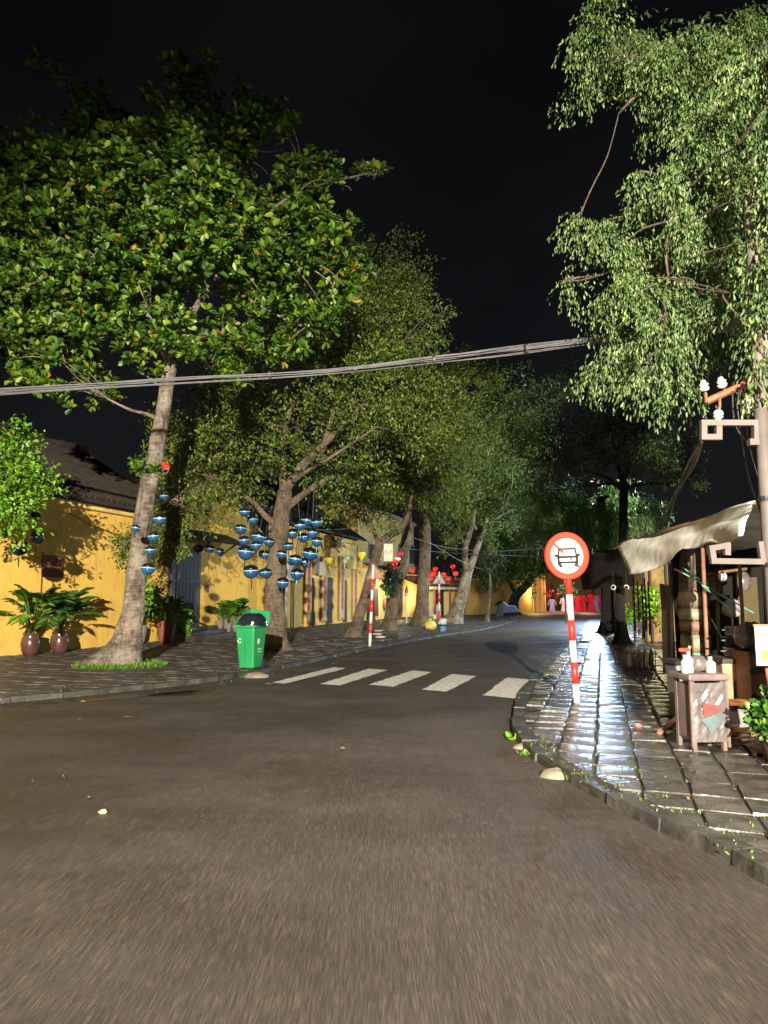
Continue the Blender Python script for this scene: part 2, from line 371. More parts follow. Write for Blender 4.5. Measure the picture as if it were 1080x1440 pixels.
def leaves(name, pos, dr, L, Wf, mt, parent, fold=.25, origin=None, curl=.12):
    """pos Nx3, dr Nx3 leaf axis, L N lengths, Wf width ratio"""
    pos = np.asarray(pos, float); dr = unit(np.asarray(dr, float)); n = len(pos)
    if origin is not None: pos = pos - np.array(origin)
    rn = rng.normal(size=(n, 3)); up = np.array([0, 0, 1.0]) + rn * .45
    side = unit(np.cross(dr, up)); nor = unit(np.cross(side, dr)); L = np.broadcast_to(np.asarray(L, float), (n,))[:, None]; W = L * Wf * .5
    p0 = pos; tip = pos + dr * L - nor * L * curl
    a = pos + dr * L * .35; b = pos + dr * L * .75
    l1 = a + side * W * .8 + nor * W * fold; l2 = b + side * W + nor * W * fold; r1 = a - side * W * .8 + nor * W * fold; r2 = b - side * W + nor * W * fold
    V = np.stack([p0, l1, l2, tip, r2, r1], 1).reshape(-1, 3)
    base = (np.arange(n) * 6)[:, None]
    Fc = np.concatenate([base + np.array([[0, 1, 2, 3]]), base + np.array([[0, 3, 4, 5]])], 1).reshape(-1, 4)
    return np_mesh(name, V, Fc, mt, parent)
def join_tubes(items, name, mt, parent, n=7, smooth=True, wob=0.0):
    m = MB()
    for pts, rad in items: m.tube(pts, rad, n=n, wob=wob)
    return m.build(name, mt, parent, smooth)
def smooth_path(pts, k=4):
    pts = [Vector(p) for p in pts]; out = []
    for i in range(len(pts) - 1):
        p0 = pts[max(i - 1, 0)]; p1 = pts[i]; p2 = pts[i + 1]; p3 = pts[min(i + 2, len(pts) - 1)]
        for j in range(k):
            t = j / k
            out.append(.5 * ((2 * p1) + (p2 - p0) * t + (2 * p0 - 5 * p1 + 4 * p2 - p3) * t * t + (3 * p1 - p0 - 3 * p2 + p3) * t ** 3))
    out.append(pts[-1]); return out
def interp(rad, k):
    out = []
    for i in range(len(rad) - 1):
        for j in range(k): out.append(rad[i] + (rad[i + 1] - rad[i]) * j / k)
    out.append(rad[-1]); return out
def text(name, s, size, mt, parent, loc, rot, depth=.002, align='CENTER', sx=1.0):
    c = bpy.data.curves.new(name, 'FONT'); c.body = s; c.size = size; c.extrude = depth; c.align_x = align; c.align_y = 'CENTER'
    t = bpy.data.objects.new(name + '_tmp', c); col.objects.link(t)
    dg = bpy.context.evaluated_depsgraph_get(); me = bpy.data.meshes.new_from_object(t.evaluated_get(dg)); bpy.data.objects.remove(t)
    o = bpy.data.objects.new(name, me); me.materials.clear(); me.materials.append(mt); col.objects.link(o)
    o.parent = parent; o.location = loc; o.rotation_euler = rot; o.scale = (sx, 1, 1); return o

# ------------------------------------------------------------------ ground, road, markings
def sheet(name, poly, z, mt, kind='structure'):
    m = MB(); m.add([(p[0], p[1], z) for p in poly], [tuple(range(len(poly)))])
    return tag(m.build(name, mt), kind=kind)
sheet('ground', [(-400, -200), (400, -200), (400, 700), (-400, 700)], -.02, mat('earth', (.04, .035, .03), .9))
sheet('road', [(-60, -40), (60, -40), (70, 150), (-60, 150)], 0, M['asphalt'])
zeb = tag(MB().build('crosswalk', M['paint']), kind='structure')
stripes = [[(383, 960), (401, 961.5), (487, 940), (469, 938.5)], [(450, 962), (478, 964), (545, 942.5), (519, 940.5)],
           [(519, 963), (553, 966), (607, 945.5), (580, 943)], [(593, 970), (628, 973), (670, 951), (636, 948)],
           [(679, 978), (725, 982.5), (753, 957), (713, 953)]]
for st in stripes:
    pts = [G(*q) for q in st]; m = MB(); NS = 14
    # slightly worn uneven edge
    edge = []
    for i in range(4):
        a, b = pts[i], pts[(i + 1) % 4]
        for k in range(NS): edge.append(a.lerp(b, k / NS) + Vector((rnd.uniform(-.015, .015), rnd.uniform(-.02, .02), 0)))
    m.add([(p.x, p.y, .004) for p in edge], [tuple(range(len(edge)))])
    m.build('painted_stripe', M['paint'], zeb)
c0 = G(768, 927); m = MB(); pts = []
for k in range(28):
    a = 2 * math.pi * k / 28; pts.append((c0.x + math.cos(a) * .42 * rnd.uniform(.93, 1.07), c0.y + math.sin(a) * 1.9 * rnd.uniform(.95, 1.05), .004))
m.add(pts, [tuple(range(28))]); tag(m.build('road_patch', M['patch']), kind='structure')

for (px, py, ln, wd_, ang) in ((60, 986, 1.5, .16, 40), (205, 976, 1.2, .14, 42), (255, 974, .7, .22, 30)):
    c0 = G(px, py); c0 = c0 + Vector((.12, -.10, 0)); pts = []; ca, sa_ = math.cos(R(ang)), math.sin(R(ang))
    for k in range(26):
        a = 2 * math.pi * k / 26; x, y = math.cos(a) * ln * rnd.uniform(.8, 1.1), math.sin(a) * wd_ * rnd.uniform(.6, 1.2); pts.append((c0.x + x * ca - y * sa_, c0.y + x * sa_ + y * ca, .004))
    m = MB(); m.add(pts, [tuple(range(26))]); tag(m.build('puddle', M['puddle']), kind='structure')

def in_poly(x, y, poly):
    c = False; j = len(poly) - 1
    for i in range(len(poly)):
        xi, yi = poly[i][0], poly[i][1]; xj, yj = poly[j][0], poly[j][1]
        if (yi > y) != (yj > y) and x < (xj - xi) * (y - yi) / (yj - yi) + xi: c = not c
        j = i
    return c
def dist_line(x, y, line):
    best = 1e9
    for a, b in zip(line[:-1], line[1:]):
        dx, dy = b[0] - a[0], b[1] - a[1]; L2 = dx * dx + dy * dy
        t = max(0, min(1, ((x - a[0]) * dx + (y - a[1]) * dy) / L2)); best = min(best, math.hypot(x - a[0] - dx * t, y - a[1] - dy * t))
    return best
KH = .07
# right pavement kerb, near to far
kr = [G(1180, 1300), G(1085, 1242), G(1010, 1205), G(950, 1178), G(890, 1148), G(832, 1118), G(790, 1094), G(757, 1072), G(735, 1050), G(722, 1028), G(722, 1008), G(728, 990), G(741, 968), G(757, 947), G(775, 928)]
s0, w0 = sw(kr[-1])
for s_ in (20, 24, 28, 33, 40, 50): kr.append(SF(s_, w0 + (s_ - s0) * .012))
kr = [(p.x, p.y) for p in smooth_path(kr, 3)]
poly_r = kr + [tuple(SF(50, 12)[:2]), tuple(SF(-2, 12)[:2])]
# left pavement kerb
kl = [G(-420, 1025), G(-200, 1006), G(-60, 994), G(60, 984), G(180, 972), G(280, 961), G(345, 951), G(400, 940), G(450, 929), G(500, 917.5), G(560, 906), G(620, 895), G(680, 886)]
s0, w0 = sw(kl[-1])
for s_ in (46, 54): kl.append(SF(s_, w0))
kl.append(G(740, 867)); kl.append(G(742, 865))
kl = [(p.x, p.y) for p in smooth_path(kl, 3)]
poly_l = kl + [(-10, 75), (-40, 60), (-45, 10), (-20, 4)]
def pavement(name, poly, line, mt_stone, stone_name, size, srange, wrange, zt, inner, lim=300, keepw=None):
    m = MB(); m.prism([(p[0], p[1], -.015) for p in poly], (0, 0, KH - .01 + .015)); base = tag(m.build(name, M['bed']), kind='structure')
    # kerb stones
    L = 0; acc = [(line[0], 0)]
    for a, b in zip(line[:-1], line[1:]):
        L += math.hypot(b[0] - a[0], b[1] - a[1]); acc.append((b, L))
    def at(t):
        for (a, ta), (b, tb) in zip(acc[:-1], acc[1:]):
            if t <= tb: f = (t - ta) / max(tb - ta, 1e-6); return Vector((a[0] + (b[0] - a[0]) * f, a[1] + (b[1] - a[1]) * f, 0))
        return Vector((*line[-1], 0))
    t = 0; kn = 0
    while t < L - .5 and kn < 120:
        step = rnd.uniform(.55, .8); a, b = at(t + .005), at(min(t + step - .005, L)); d = (b - a).normalized(); nn = Vector((-d.y, d.x, 0)) * inner
        z0 = rnd.uniform(-.012, .006); wd = .14; zz = KH + .012 + z0; off = nn * rnd.uniform(-.03, .02)
        mm = MB(); c = [a + off - nn * .02, b + off - nn * .02, b + nn * wd, a + nn * wd]
        lo = [Vector((p.x, p.y, -.01)) for p in c]; hi = [Vector((p.x, p.y, zz)) + nn * (.012 if i < 2 else 0) for i, p in enumerate(c)]
        mm.add(lo + hi, [(3, 2, 1, 0), (4, 5, 6, 7), (0, 1, 5, 4), (1, 2, 6, 5), (2, 3, 7, 6), (3, 0, 4, 7)])
        mm.build('kerb_stone', M['kerb'], base); t += step; kn += 1
    # paving stones
    cand = []
    s_ = srange[0]; row = 0
    while s_ < srange[1]:
        ls = size[1] * (1 if s_ < 20 else 1.35); w_ = wrange[0] + (row % 2) * size[0] * .5 * zt
        while w_ < wrange[1]:
            c = SF(s_ + ls / 2, w_ + size[0] / 2)
            dl = dist_line(c.x, c.y, line)
            if (keepw is None or keepw(c)) and ((in_poly(c.x, c.y, poly) and dl > .10) or dl < size[0] * .3):
                cand.append((c.length, c, ls))
            w_ += size[0]
        s_ += ls; row += 1
    def visible(c):
        d = Vector((c.x, c.y * cp - CAMZ * sp * -0 , 0)); u = 540 + F * c.x / max(c.y, .1)
        return -60 < u < 1140 and c.y > 1.5
    cand.sort(key=lambda q: (not visible(q[1]), q[0]))
    rest = MB(); meshes = []
    def nearest(x, y):
        best = (1e9, None, None)
        for p0, p1 in zip(line[:-1], line[1:]):
            dx, dy = p1[0] - p0[0], p1[1] - p0[1]; t = max(0, min(1, ((x - p0[0]) * dx + (y - p0[1]) * dy) / (dx * dx + dy * dy)))
            qx, qy = p0[0] + dx * t, p0[1] + dy * t; dd = math.hypot(x - qx, y - qy)
            if dd < best[0]: L_ = math.hypot(dx, dy); best = (dd, (qx, qy), (-dy / L_ * inner, dx / L_ * inner))
        return best
    def outline(c, ls, clip):
        g1 = .006 + rnd.random() * .008; hx, hy = size[0] / 2 - g1, ls / 2 - .008 - rnd.random() * .010
        ro = Matrix.Rotation(-TH + rnd.uniform(-.025, .025), 3, 'Z')
        pts = [ro @ Vector((x + rnd.uniform(-.008, .008), y + rnd.uniform(-.008, .008), 0)) for x, y in ((-hx, -hy), (hx, -hy), (hx, hy), (-hx, hy))]
        if clip:
            dd, q, nn = clip; o0 = Vector((q[0] - c.x + nn[0] * .15, q[1] - c.y + nn[1] * .15, 0)); nv = Vector((nn[0], nn[1], 0)); out = []
            for i in range(4):
                p0, p1 = pts[i], pts[(i + 1) % 4]; d0, d1 = (p0 - o0).dot(nv), (p1 - o0).dot(nv)
                if d0 >= 0: out.append(p0)
                if d0 * d1 < 0: out.append(p0.lerp(p1, d0 / (d0 - d1)))
            pts = out
        return pts
    def slab(mm, pts, tilt, off):
        n_ = len(pts)
        if n_ < 3: return False
        ct = sum(pts, Vector()) / n_; vs = []
        for z, e in ((-.03, 0), (-.001, .01), (.008, .03), (.011, .09)):
            for p_ in pts: vs.append(p_ + (ct - p_) * e + Vector((0, 0, z)) + (Vector((0, 0, (p_ - ct).dot(Vector((tilt[0], tilt[1], 0))))) if z > 0 else Vector()))
        fs = [tuple(3 * n_ + k for k in range(n_))]
        for l in range(3):
            for k in range(n_): fs.append((l * n_ + k, l * n_ + (k + 1) % n_, (l + 1) * n_ + (k + 1) % n_, (l + 1) * n_ + k))
        mm.add([v + Vector(off) for v in vs], fs); return True
    lib = {}
    for i, (dd, c, ls) in enumerate(cand):
        nd = nearest(c.x, c.y); clip = nd if nd[0] < .16 + max(size[0], ls) * .75 else None
        c = Vector((c.x, c.y, KH + rnd.uniform(-.010, .004))); tl = (rnd.gauss(0, .022), rnd.gauss(0, .028))
        if clip or i >= lim:
            pts = outline(c, ls, clip)
            if len(pts) < 3: continue
            ar = abs(sum(pts[k].x * pts[(k + 1) % len(pts)].y - pts[(k + 1) % len(pts)].x * pts[k].y for k in range(len(pts)))) / 2
            if ar < .006: continue
            if i < lim:
                mm = MB(); slab(mm, pts, tl, (0, 0, 0)); mm.build(stone_name, mt_stone, base, False, loc=c)
            else: slab(rest, pts, tl, c)
        else:
            key = (round(ls, 3), rnd.randrange(24))
            if key not in lib:
                mm = MB(); slab(mm, outline(c, ls, None), tl, (0, 0, 0)); o = mm.build(stone_name, mt_stone, base, False); lib[key] = o.data
            else:
                o = bpy.data.objects.new(stone_name, lib[key]); col.objects.link(o); o.parent = base
            o.location = c
    if rest.v: tag(rest.build(stone_name + '_field', mt_stone, base), kind='stuff')
    return base
pavement('pavement_right', poly_r, kr, M['stone'], 'paving_stone', (.34, .40), (-1, 48), (-2.5, 5.0), .06, -1)
pavement('pavement_left', poly_l, kl, M['stone_l'], 'paving_slab', (.44, .31), (6, 44), (-14.1, -5.5), 1, 1)

# ------------------------------------------------------------------ fallen leaf litter
nl = 420; lp = []
while len(lp) < nl:
    i = rnd.randrange(2, len(kl) - 6); a = kl[i]; q = kl[i + 1]; f = rnd.random(); o_ = rnd.gauss(0, .45)
    x, y = a[0] + (q[0] - a[0]) * f, a[1] + (q[1] - a[1]) * f; dx, dy = q[0] - a[0], q[1] - a[1]; L_ = math.hypot(dx, dy)
    if abs(o_) < .03: continue
    x, y = x - dy / L_ * o_, y + dx / L_ * o_; lp.append((x, y, KH + .03 if o_ > 0 else .01))
for _ in range(160):
    x, y = rnd.uniform(-9, 3), rnd.uniform(5, 30); inn = in_poly(x, y, poly_l) or in_poly(x, y, poly_r); lp.append((x, y, KH + .03 if inn else .01))
for _ in range(120):
    x, y = rnd.uniform(1.6, 5), rnd.uniform(4, 14)
    if in_poly(x, y, poly_r): lp.append((x, y, KH + .03))
M['litter'] = leafmat('dry_leaf', [(0, (.05, .035, .015)), (.6, (.16, .11, .04)), (1, (.30, .24, .08))], .7, .05)
nl = len(lp); ld = rng.normal(size=(nl, 3)); ld[:, 2] = .02
LT = leaves('leaf_litter', lp, ld, rng.uniform(.02, .06, nl), .5, M['litter'], None, fold=.2); tag(LT, 'dry brown leaf bits scattered on the road and pavements', 'leaf litter', kind='stuff')

# ------------------------------------------------------------------ trees
def blobworld(blobs, depth, jit=1.0):
    out = []
    for b in blobs:
        px, py, r = b[:3]; Y = depth + (b[3] if len(b) > 3 else rnd.uniform(-jit, jit)); c = P(px, py, Y); out.append((c, r * Y / F))
    return out
def crown_pts(bl, per_m3=None, n=None, shell=.55, flat=1.0, clump=10, csp=.17):
    vol = np.array([r ** 2.4 for _, r in bl]); cnt = np.maximum((n * vol / vol.sum()).astype(int), 8); ps = []; out = []
    for (c, r), k in zip(bl, cnt):
        kc = max(4, int(k / clump)); d = unit(rng.normal(size=(kc, 3))); rr = r * (shell + (1 - shell) * rng.random(kc)) * rng.uniform(.8, 1.12, kc)
        inner = rng.random(kc) < .22; rr[inner] *= rng.random(inner.sum())
        cc = d * rr[:, None]; idx = rng.integers(0, kc, k); q = cc[idx] + rng.normal(size=(k, 3)) * (csp * r); q[:, 2] *= flat
        ps.append(np.array(c) + q); out.append(unit(q + 1e-6))
    return np.concatenate(ps), np.concatenate(out)
def rosettes(pts, out, k, L, pitch=1.05):
    n = len(pts); ax = unit(out * .6 + np.array([0, 0, .8]) + rng.normal(size=(n, 3)) * .35)
    ref = unit(np.cross(ax, rng.normal(size=(n, 3)))); ref2 = np.cross(ax, ref); P_, D_, L_ = [], [], []
    for j in range(k):
        a = 2 * math.pi * (j + rng.random(n) * .6) / k; th = pitch + rng.normal(size=n) * .25
        d = ax * np.cos(th)[:, None] + (ref * np.cos(a)[:, None] + ref2 * np.sin(a)[:, None]) * np.sin(th)[:, None]
        P_.append(pts + d * .02); D_.append(d); L_.append(L * rng.uniform(.65, 1.15, n))
    return np.concatenate(P_), np.concatenate(D_), np.concatenate(L_)
def sprays(pts, out, k, L, spread=.35, droop=0.0, span=.45):
    n = len(pts); ax = unit(out + rng.normal(size=(n, 3)) * .5 + np.array([0, 0, -droop])); P_, D_, L_ = [], [], []
    for j in range(k):
        f = (j + rng.random(n)) / k; pos = pts + ax * (f * span)[:, None] + rng.normal(size=(n, 3)) * L * .35
        pos[:, 2] -= droop * .25 * span * f * f
        d = unit(ax * .8 + rng.normal(size=(n, 3)) * (.9 if droop == 0 else .45) + np.array([0, 0, -droop * .9])); P_.append(pos); D_.append(d); L_.append(L * rng.uniform(.6, 1.2, n))
    return np.concatenate(P_), np.concatenate(D_), np.concatenate(L_)
def limb_to(a, b, r0, r1, sag=.12):
    a, b = Vector(a), Vector(b); L = (b - a).length; mid = []
    o1 = Vector((rnd.uniform(-1, 1), rnd.uniform(-1, 1), rnd.uniform(-.2, 1))) * L * sag
    o2 = Vector((rnd.uniform(-1, 1), rnd.uniform(-1, 1), rnd.uniform(-.2, 1))) * L * sag
    pts = smooth_path([a, a.lerp(b, .35) + o1, a.lerp(b, .7) + o2, b], 3); return pts, [r0 + (r1 - r0) * i / (len(pts) - 1) for i in range(len(pts))]
def tree(name, label, base_px, trunk, trad, limbs, blobs, n, style, leafL, leafW, lmat, bmat, jit=1.0, k=7, auto=True, flare=1.9, group=None, shell=.55, droop=0, span=.45, lk={}, dd=0, twigs=5, butt=0.0, depth=None, cat='tree', csp=.17, clump=10):
    g = G(*base_px) if depth is None else P(base_px[0], base_px[1], depth); Y = g.y
    if depth is not None: g = Vector((g.x, g.y, 0))
    t = thing(name, g, label, cat, group)
    path = [P(x, y, Y + dy) for x, y, *r in trunk for dy in [r[0] if r else 0]]
    path[0] = Vector((path[0].x, path[0].y, -.03)) if depth is None else path[0]
    K = 4; tp = smooth_path(path, K); tr = interp(trad, K)
    ph = rnd.random() * 6
    def fl(i, a):
        h = max(0, tp[i].z - tp[0].z); f = 1 + (flare - 1) * math.exp(-h / (.28 if butt < .25 else .42))
        lob = 1 + butt * math.exp(-h / .55) * (math.cos(3 * a + ph) * .6 + math.cos(5 * a + 2 * ph) * .4)
        return f * lob * (1 + .05 * math.sin(3 * a + i * .5) + .04 * math.sin(i * 1.3 + a))
    mb = MB(); mb.tube([p - g for p in tp], tr, n=14, wob=.06, fl=fl); mb.build('trunk', bmat, t, True)
    ends = [(tp[-1], tr[-1])]
    for lb in limbs:
        pts = [P(x, y, Y + (q[0] if q else 0)) for x, y, *q in lb[0]]; pp = smooth_path(pts, 3); rr = interp(lb[1], 3)
        MB().tube([p - g for p in pp], rr, n=9, wob=.12).build('branch', bmat, t, True)
        for p_, r_ in list(zip(pp, rr))[3::3]: ends.append((p_, r_))
    bl = blobworld(blobs, Y + dd, jit)
    tw = []
    if auto:
        for c, r in bl:
            e = min(ends, key=lambda q: (q[0] - c).length); pts, rr = limb_to(e[0], c, min(e[1] * .7, r * .06 + .02), .012); tw.append(([p - g for p in pts], rr))
            for _ in range(twigs):
                d = Vector(rng.normal(size=3)).normalized() * r * .95; a = pts[-1 - rnd.randrange(4)]; p2, r2 = limb_to(a, c + d, .018, .006); tw.append(([p - g for p in p2], r2))
        tag(join_tubes(tw, 'twigs', bmat, t, n=4), kind='stuff')
    pt, out = crown_pts(bl, n=n, shell=shell, csp=csp, clump=clump)
    if style == 'rosette': a, b, c = rosettes(pt, out, k, leafL)
    else: a, b, c = sprays(pt, out, k, leafL, droop=droop, span=span)
    leaves('crown', a, b, c, leafW, lmat, t, origin=g)
    return t

tree('almond_tree', 'tall broad-leaved almond tree with pale flared trunk rising from a grass patch', (167, 941),
     [(167, 941), (180, 900), (187, 862), (192, 800), (200, 740), (208, 690), (218, 640), (229, 580), (239, 520), (242, 470)],
     [.30, .24, .215, .20, .195, .185, .175, .16, .145, .12],
     [([(239, 540), (222, 540), (206, 528), (192, 522)], [.05, .035, .03, .025]),
      ([(226, 590), (205, 582), (180, 575), (150, 560)], [.05, .04, .03, .02]),
      ([(240, 500), (236, 420), (240, 330), (255, 230), (262, 120)], [.12, .10, .07, .05, .02]),
      ([(238, 510), (200, 430, -.5), (140, 340, -.6), (80, 260, -.6)], [.09, .07, .05, .02]),
      ([(240, 490), (290, 410, .3), (350, 330, .3), (420, 270, .2), (555, 236, .2)], [.09, .07, .05, .03, .008]),
      ([(236, 480), (170, 400, .5), (60, 380, .8), (-40, 350, .8)], [.08, .06, .04, .02]),
      ([(150, 300, -.5), (110, 180, -.5), (85, 110, -.4), (45, 82, -.4)], [.04, .03, .02, .008]),
      ([(212, 672), (222, 668), (235, 665), (238, 655)], [.02, .012, .01, .008])],
     [(60, 300, 110), (60, 430, 100), (190, 190, 90), (190, 330, 120, -.8), (310, 210, 95), (320, 350, 115, -.6), (420, 280, 75), (430, 390, 75),
      (265, 120, 42), (130, 190, 70), (210, 440, 85, -1), (100, 500, 62), (290, 470, 52, -.6), (370, 460, 58), (-50, 420, 110), (-40, 270, 100), (470, 400, 40),
      (440, 330, 60), (50, 530, 40), (330, 480, 60), (430, 460, 45), (260, 300, 100, -1.4), (110, 380, 90, -1.4), (478, 250, 26), (505, 240, 14), (535, 240, 12), (48, 84, 13), (80, 100, 15), (110, 125, 16), (60, 485, 45), (130, 555, 35, .5), (20, 490, 45), (215, 665, 7, -.15), (192, 655, 9, -.2), (340, 130, 26), (240, 95, 20), (290, 90, 16), (410, 200, 30)],
     5600, 'rosette', .195, .50, M['leaf_big'], M['bark_pale'], k=8, twigs=3, csp=.15, clump=16, jit=1.1, butt=.28, flare=2.3)

tree('ficus_tree', 'brown-trunked tree right behind the green bin, forking low with a wide leafy crown', (386, 918),
     [(386, 918), (386, 870), (388, 810), (392, 760), (397, 722), (401, 690)], [.34, .29, .27, .25, .24, .20],
     [([(390, 740), (372, 724), (358, 708), (345, 698)], [.10, .085, .075, .05]),
      ([(398, 718), (420, 700), (445, 682), (472, 668)], [.12, .10, .07, .04]),
      ([(400, 695), (398, 650), (402, 600), (412, 560)], [.14, .11, .08, .05]),
      ([(402, 688), (425, 655), (455, 625), (490, 590), (540, 535)], [.15, .13, .10, .08, .04]),
      ([(455, 625), (472, 570), (480, 510), (486, 460), (500, 410), (530, 350)], [.08, .07, .06, .05, .035, .02]),
      ([(410, 680), (435, 660, -1), (470, 640, -1), (530, 600, -1)], [.06, .05, .04, .02])],
     [(300, 630, 48), (275, 680, 38), (345, 600, 52), (420, 520, 52), (500, 560, 55), (560, 540, 50), (545, 450, 50, 1), (560, 390, 45, 1), (500, 390, 55, 1.5), (325, 690, 30), (262, 610, 40), (450, 640, 34), (590, 600, 45), (520, 640, 36), (355, 680, 24), (590, 470, 32, 1), (600, 400, 22, 1.5), (330, 540, 50, 1.5), (430, 440, 60, 2), (290, 720, 20), (380, 630, 28, -1), (620, 560, 35, .5), (470, 470, 50), (560, 480, 44), (520, 520, 46), (430, 610, 40), (470, 700, 22), (240, 660, 26), (570, 610, 34)],
     5200, 'spray', .12, .42, M['leaf_mid'], M['bark'], k=11, jit=1.4, butt=.12, span=.6)
tree('ficus_tree', 'slim leaning tree with curved trunk beside the first red and white post', (496, 898.5),
     [(496, 898.5), (503, 875), (513, 840), (524, 800), (533, 770), (548, 752)], [.24, .20, .19, .18, .17, .15],
     [([(545, 755), (562, 745), (570, 735), (576, 716), (580, 690)], [.14, .12, .10, .08, .04]),
      ([(532, 772), (528, 752), (520, 735), (512, 724)], [.09, .08, .07, .05])],
     [(520, 690, 26), (560, 680, 30), (585, 650, 30), (480, 700, 20), (540, 720, 16), (610, 690, 22), (500, 725, 12)],
     1300, 'spray', .13, .42, M['leaf_mid'], M['bark'], k=9, jit=1.6, butt=.1)
tree('ficus_tree', 'grey mottled tree carrying a hanging fern and a green tag on its trunk', (547, 889),
     [(547, 889), (551, 860), (554, 825), (562, 795), (571, 765), (573, 730), (575, 690)], [.30, .26, .25, .24, .23, .20, .14],
     [([(562, 820), (568, 810), (575, 800), (581, 796)], [.10, .08, .06, .05])],
     [(590, 620, 42), (620, 650, 40), (640, 600, 45), (560, 650, 30), (630, 700, 30), (600, 570, 38), (560, 700, 18)],
     1900, 'spray', .15, .42, M['leaf_mid'], M['bark'], k=9, jit=2)
tree('ficus_tree', 'straight thick dark brown trunk behind the second red and white post', (592, 882),
     [(592, 882), (594, 850), (596, 810), (598, 760), (595, 700), (594, 660)], [.42, .33, .30, .29, .27, .2],
     [([(596, 720), (610, 690), (635, 660), (660, 640)], [.12, .1, .07, .04])],
     [(640, 560, 45), (670, 600, 48), (660, 660, 42), (620, 720, 26), (690, 560, 38), (700, 640, 40), (650, 520, 30), (600, 700, 20)],
     2300, 'spray', .16, .42, M['leaf_mid'], M['bark'], k=9, jit=2.5)
tree('ficus_tree', 'pale trunk splitting into a tall V of two limbs on the left pavement', (638, 878.5),
     [(638, 878.5), (643, 860), (651, 830), (658, 803)], [.46, .38, .32, .27],
     [([(657, 806), (654, 785), (656, 765), (664, 740), (668, 715)], [.20, .18, .16, .13, .06]),
      ([(659, 806), (668, 780), (675, 760), (683, 742), (684, 728)], [.20, .18, .16, .13, .10]),
      ([(683, 740), (692, 733), (706, 724)], [.12, .08, .05]),
      ([(670, 745), (664, 732), (658, 715)], [.08, .07, .04])],
     [(640, 745, 22), (660, 700, 34), (700, 700, 36), (720, 660, 38), (690, 750, 20), (730, 720, 30), (740, 610, 40), (625, 760, 14)],
     2000, 'spray', .17, .42, M['leaf_mid'], M['bark_pale'], k=9, jit=2, butt=.2)
tree('young_tree', 'thin straight young tree with bare forked twigs near the yellow wall', (685, 876.5),
     [(685, 876.5), (687, 850), (689, 820), (688, 805)], [.11, .09, .08, .07],
     [([(688, 806), (680, 790), (672, 782)], [.04, .03, .015]), ([(688, 806), (690, 788), (692, 775)], [.04, .03, .015]), ([(688, 806), (698, 795), (706, 789)], [.04, .03, .015])],
     [(690, 780, 14), (705, 790, 10)], 120, 'spray', .13, .4, M['leaf_far'], M['bark'], k=7, jit=1)
tree('ficus_tree', 'large dense dark green tree spilling over the far yellow wall', (722, 866),
     [(722, 866), (722, 850), (727, 835), (740, 824), (748, 815)], [.5, .42, .36, .3, .26],
     [([(727, 838), (715, 815), (705, 790)], [.2, .15, .08])],
     [(700, 790, 30), (725, 775, 34), (745, 800, 24), (690, 815, 16), (755, 760, 30), (710, 740, 32), (680, 780, 22), (770, 795, 18), (735, 815, 14), (665, 800, 14)],
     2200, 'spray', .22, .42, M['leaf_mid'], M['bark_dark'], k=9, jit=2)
tree('street_tree', 'black slender trunk with flared foot and flat spreading crown on the right pavement', (876, 909.5),
     [(876, 909.5), (873, 880), (872, 830), (876, 760), (877, 700), (876, 676)], [.17, .15, .145, .14, .13, .12],
     [([(876, 690), (860, 680), (830, 683), (780, 690)], [.07, .05, .04, .02]), ([(876, 686), (850, 670), (815, 662)], [.06, .04, .02]),
      ([(876, 688), (900, 682), (930, 680), (955, 690)], [.06, .05, .04, .02]), ([(876, 680), (868, 650), (860, 610)], [.08, .06, .03]), ([(876, 680), (890, 640), (905, 600)], [.08, .06, .03])],
     [(880, 620, 48), (820, 640, 42), (940, 650, 38), (770, 620, 45), (850, 570, 45), (900, 565, 40), (750, 560, 38), (800, 530, 30), (960, 680, 20), (720, 610, 28), (780, 670, 22), (920, 610, 30)],
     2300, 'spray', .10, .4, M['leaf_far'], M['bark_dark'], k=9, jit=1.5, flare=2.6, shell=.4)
tree('street_tree', 'thicker dark trunk beyond the black one, under pale drooping foliage', (855, 893),
     [(855, 893), (855, 860), (853, 800), (848, 750), (845, 700)], [.28, .26, .25, .22, .16],
     [([(852, 790), (840, 775), (828, 760), (822, 740)], [.10, .08, .06, .04]), ([(853, 790), (862, 770), (872, 750)], [.10, .07, .04])],
     [(790, 715, 34), (830, 730, 32), (765, 740, 22), (855, 705, 30), (880, 740, 22), (800, 755, 18), (900, 720, 22), (850, 765, 14), (760, 700, 24)],
     2300, 'spray', .17, .3, M['leaf_pale'], M['bark_dark'], k=8, jit=1.5, droop=1.1, span=.8)
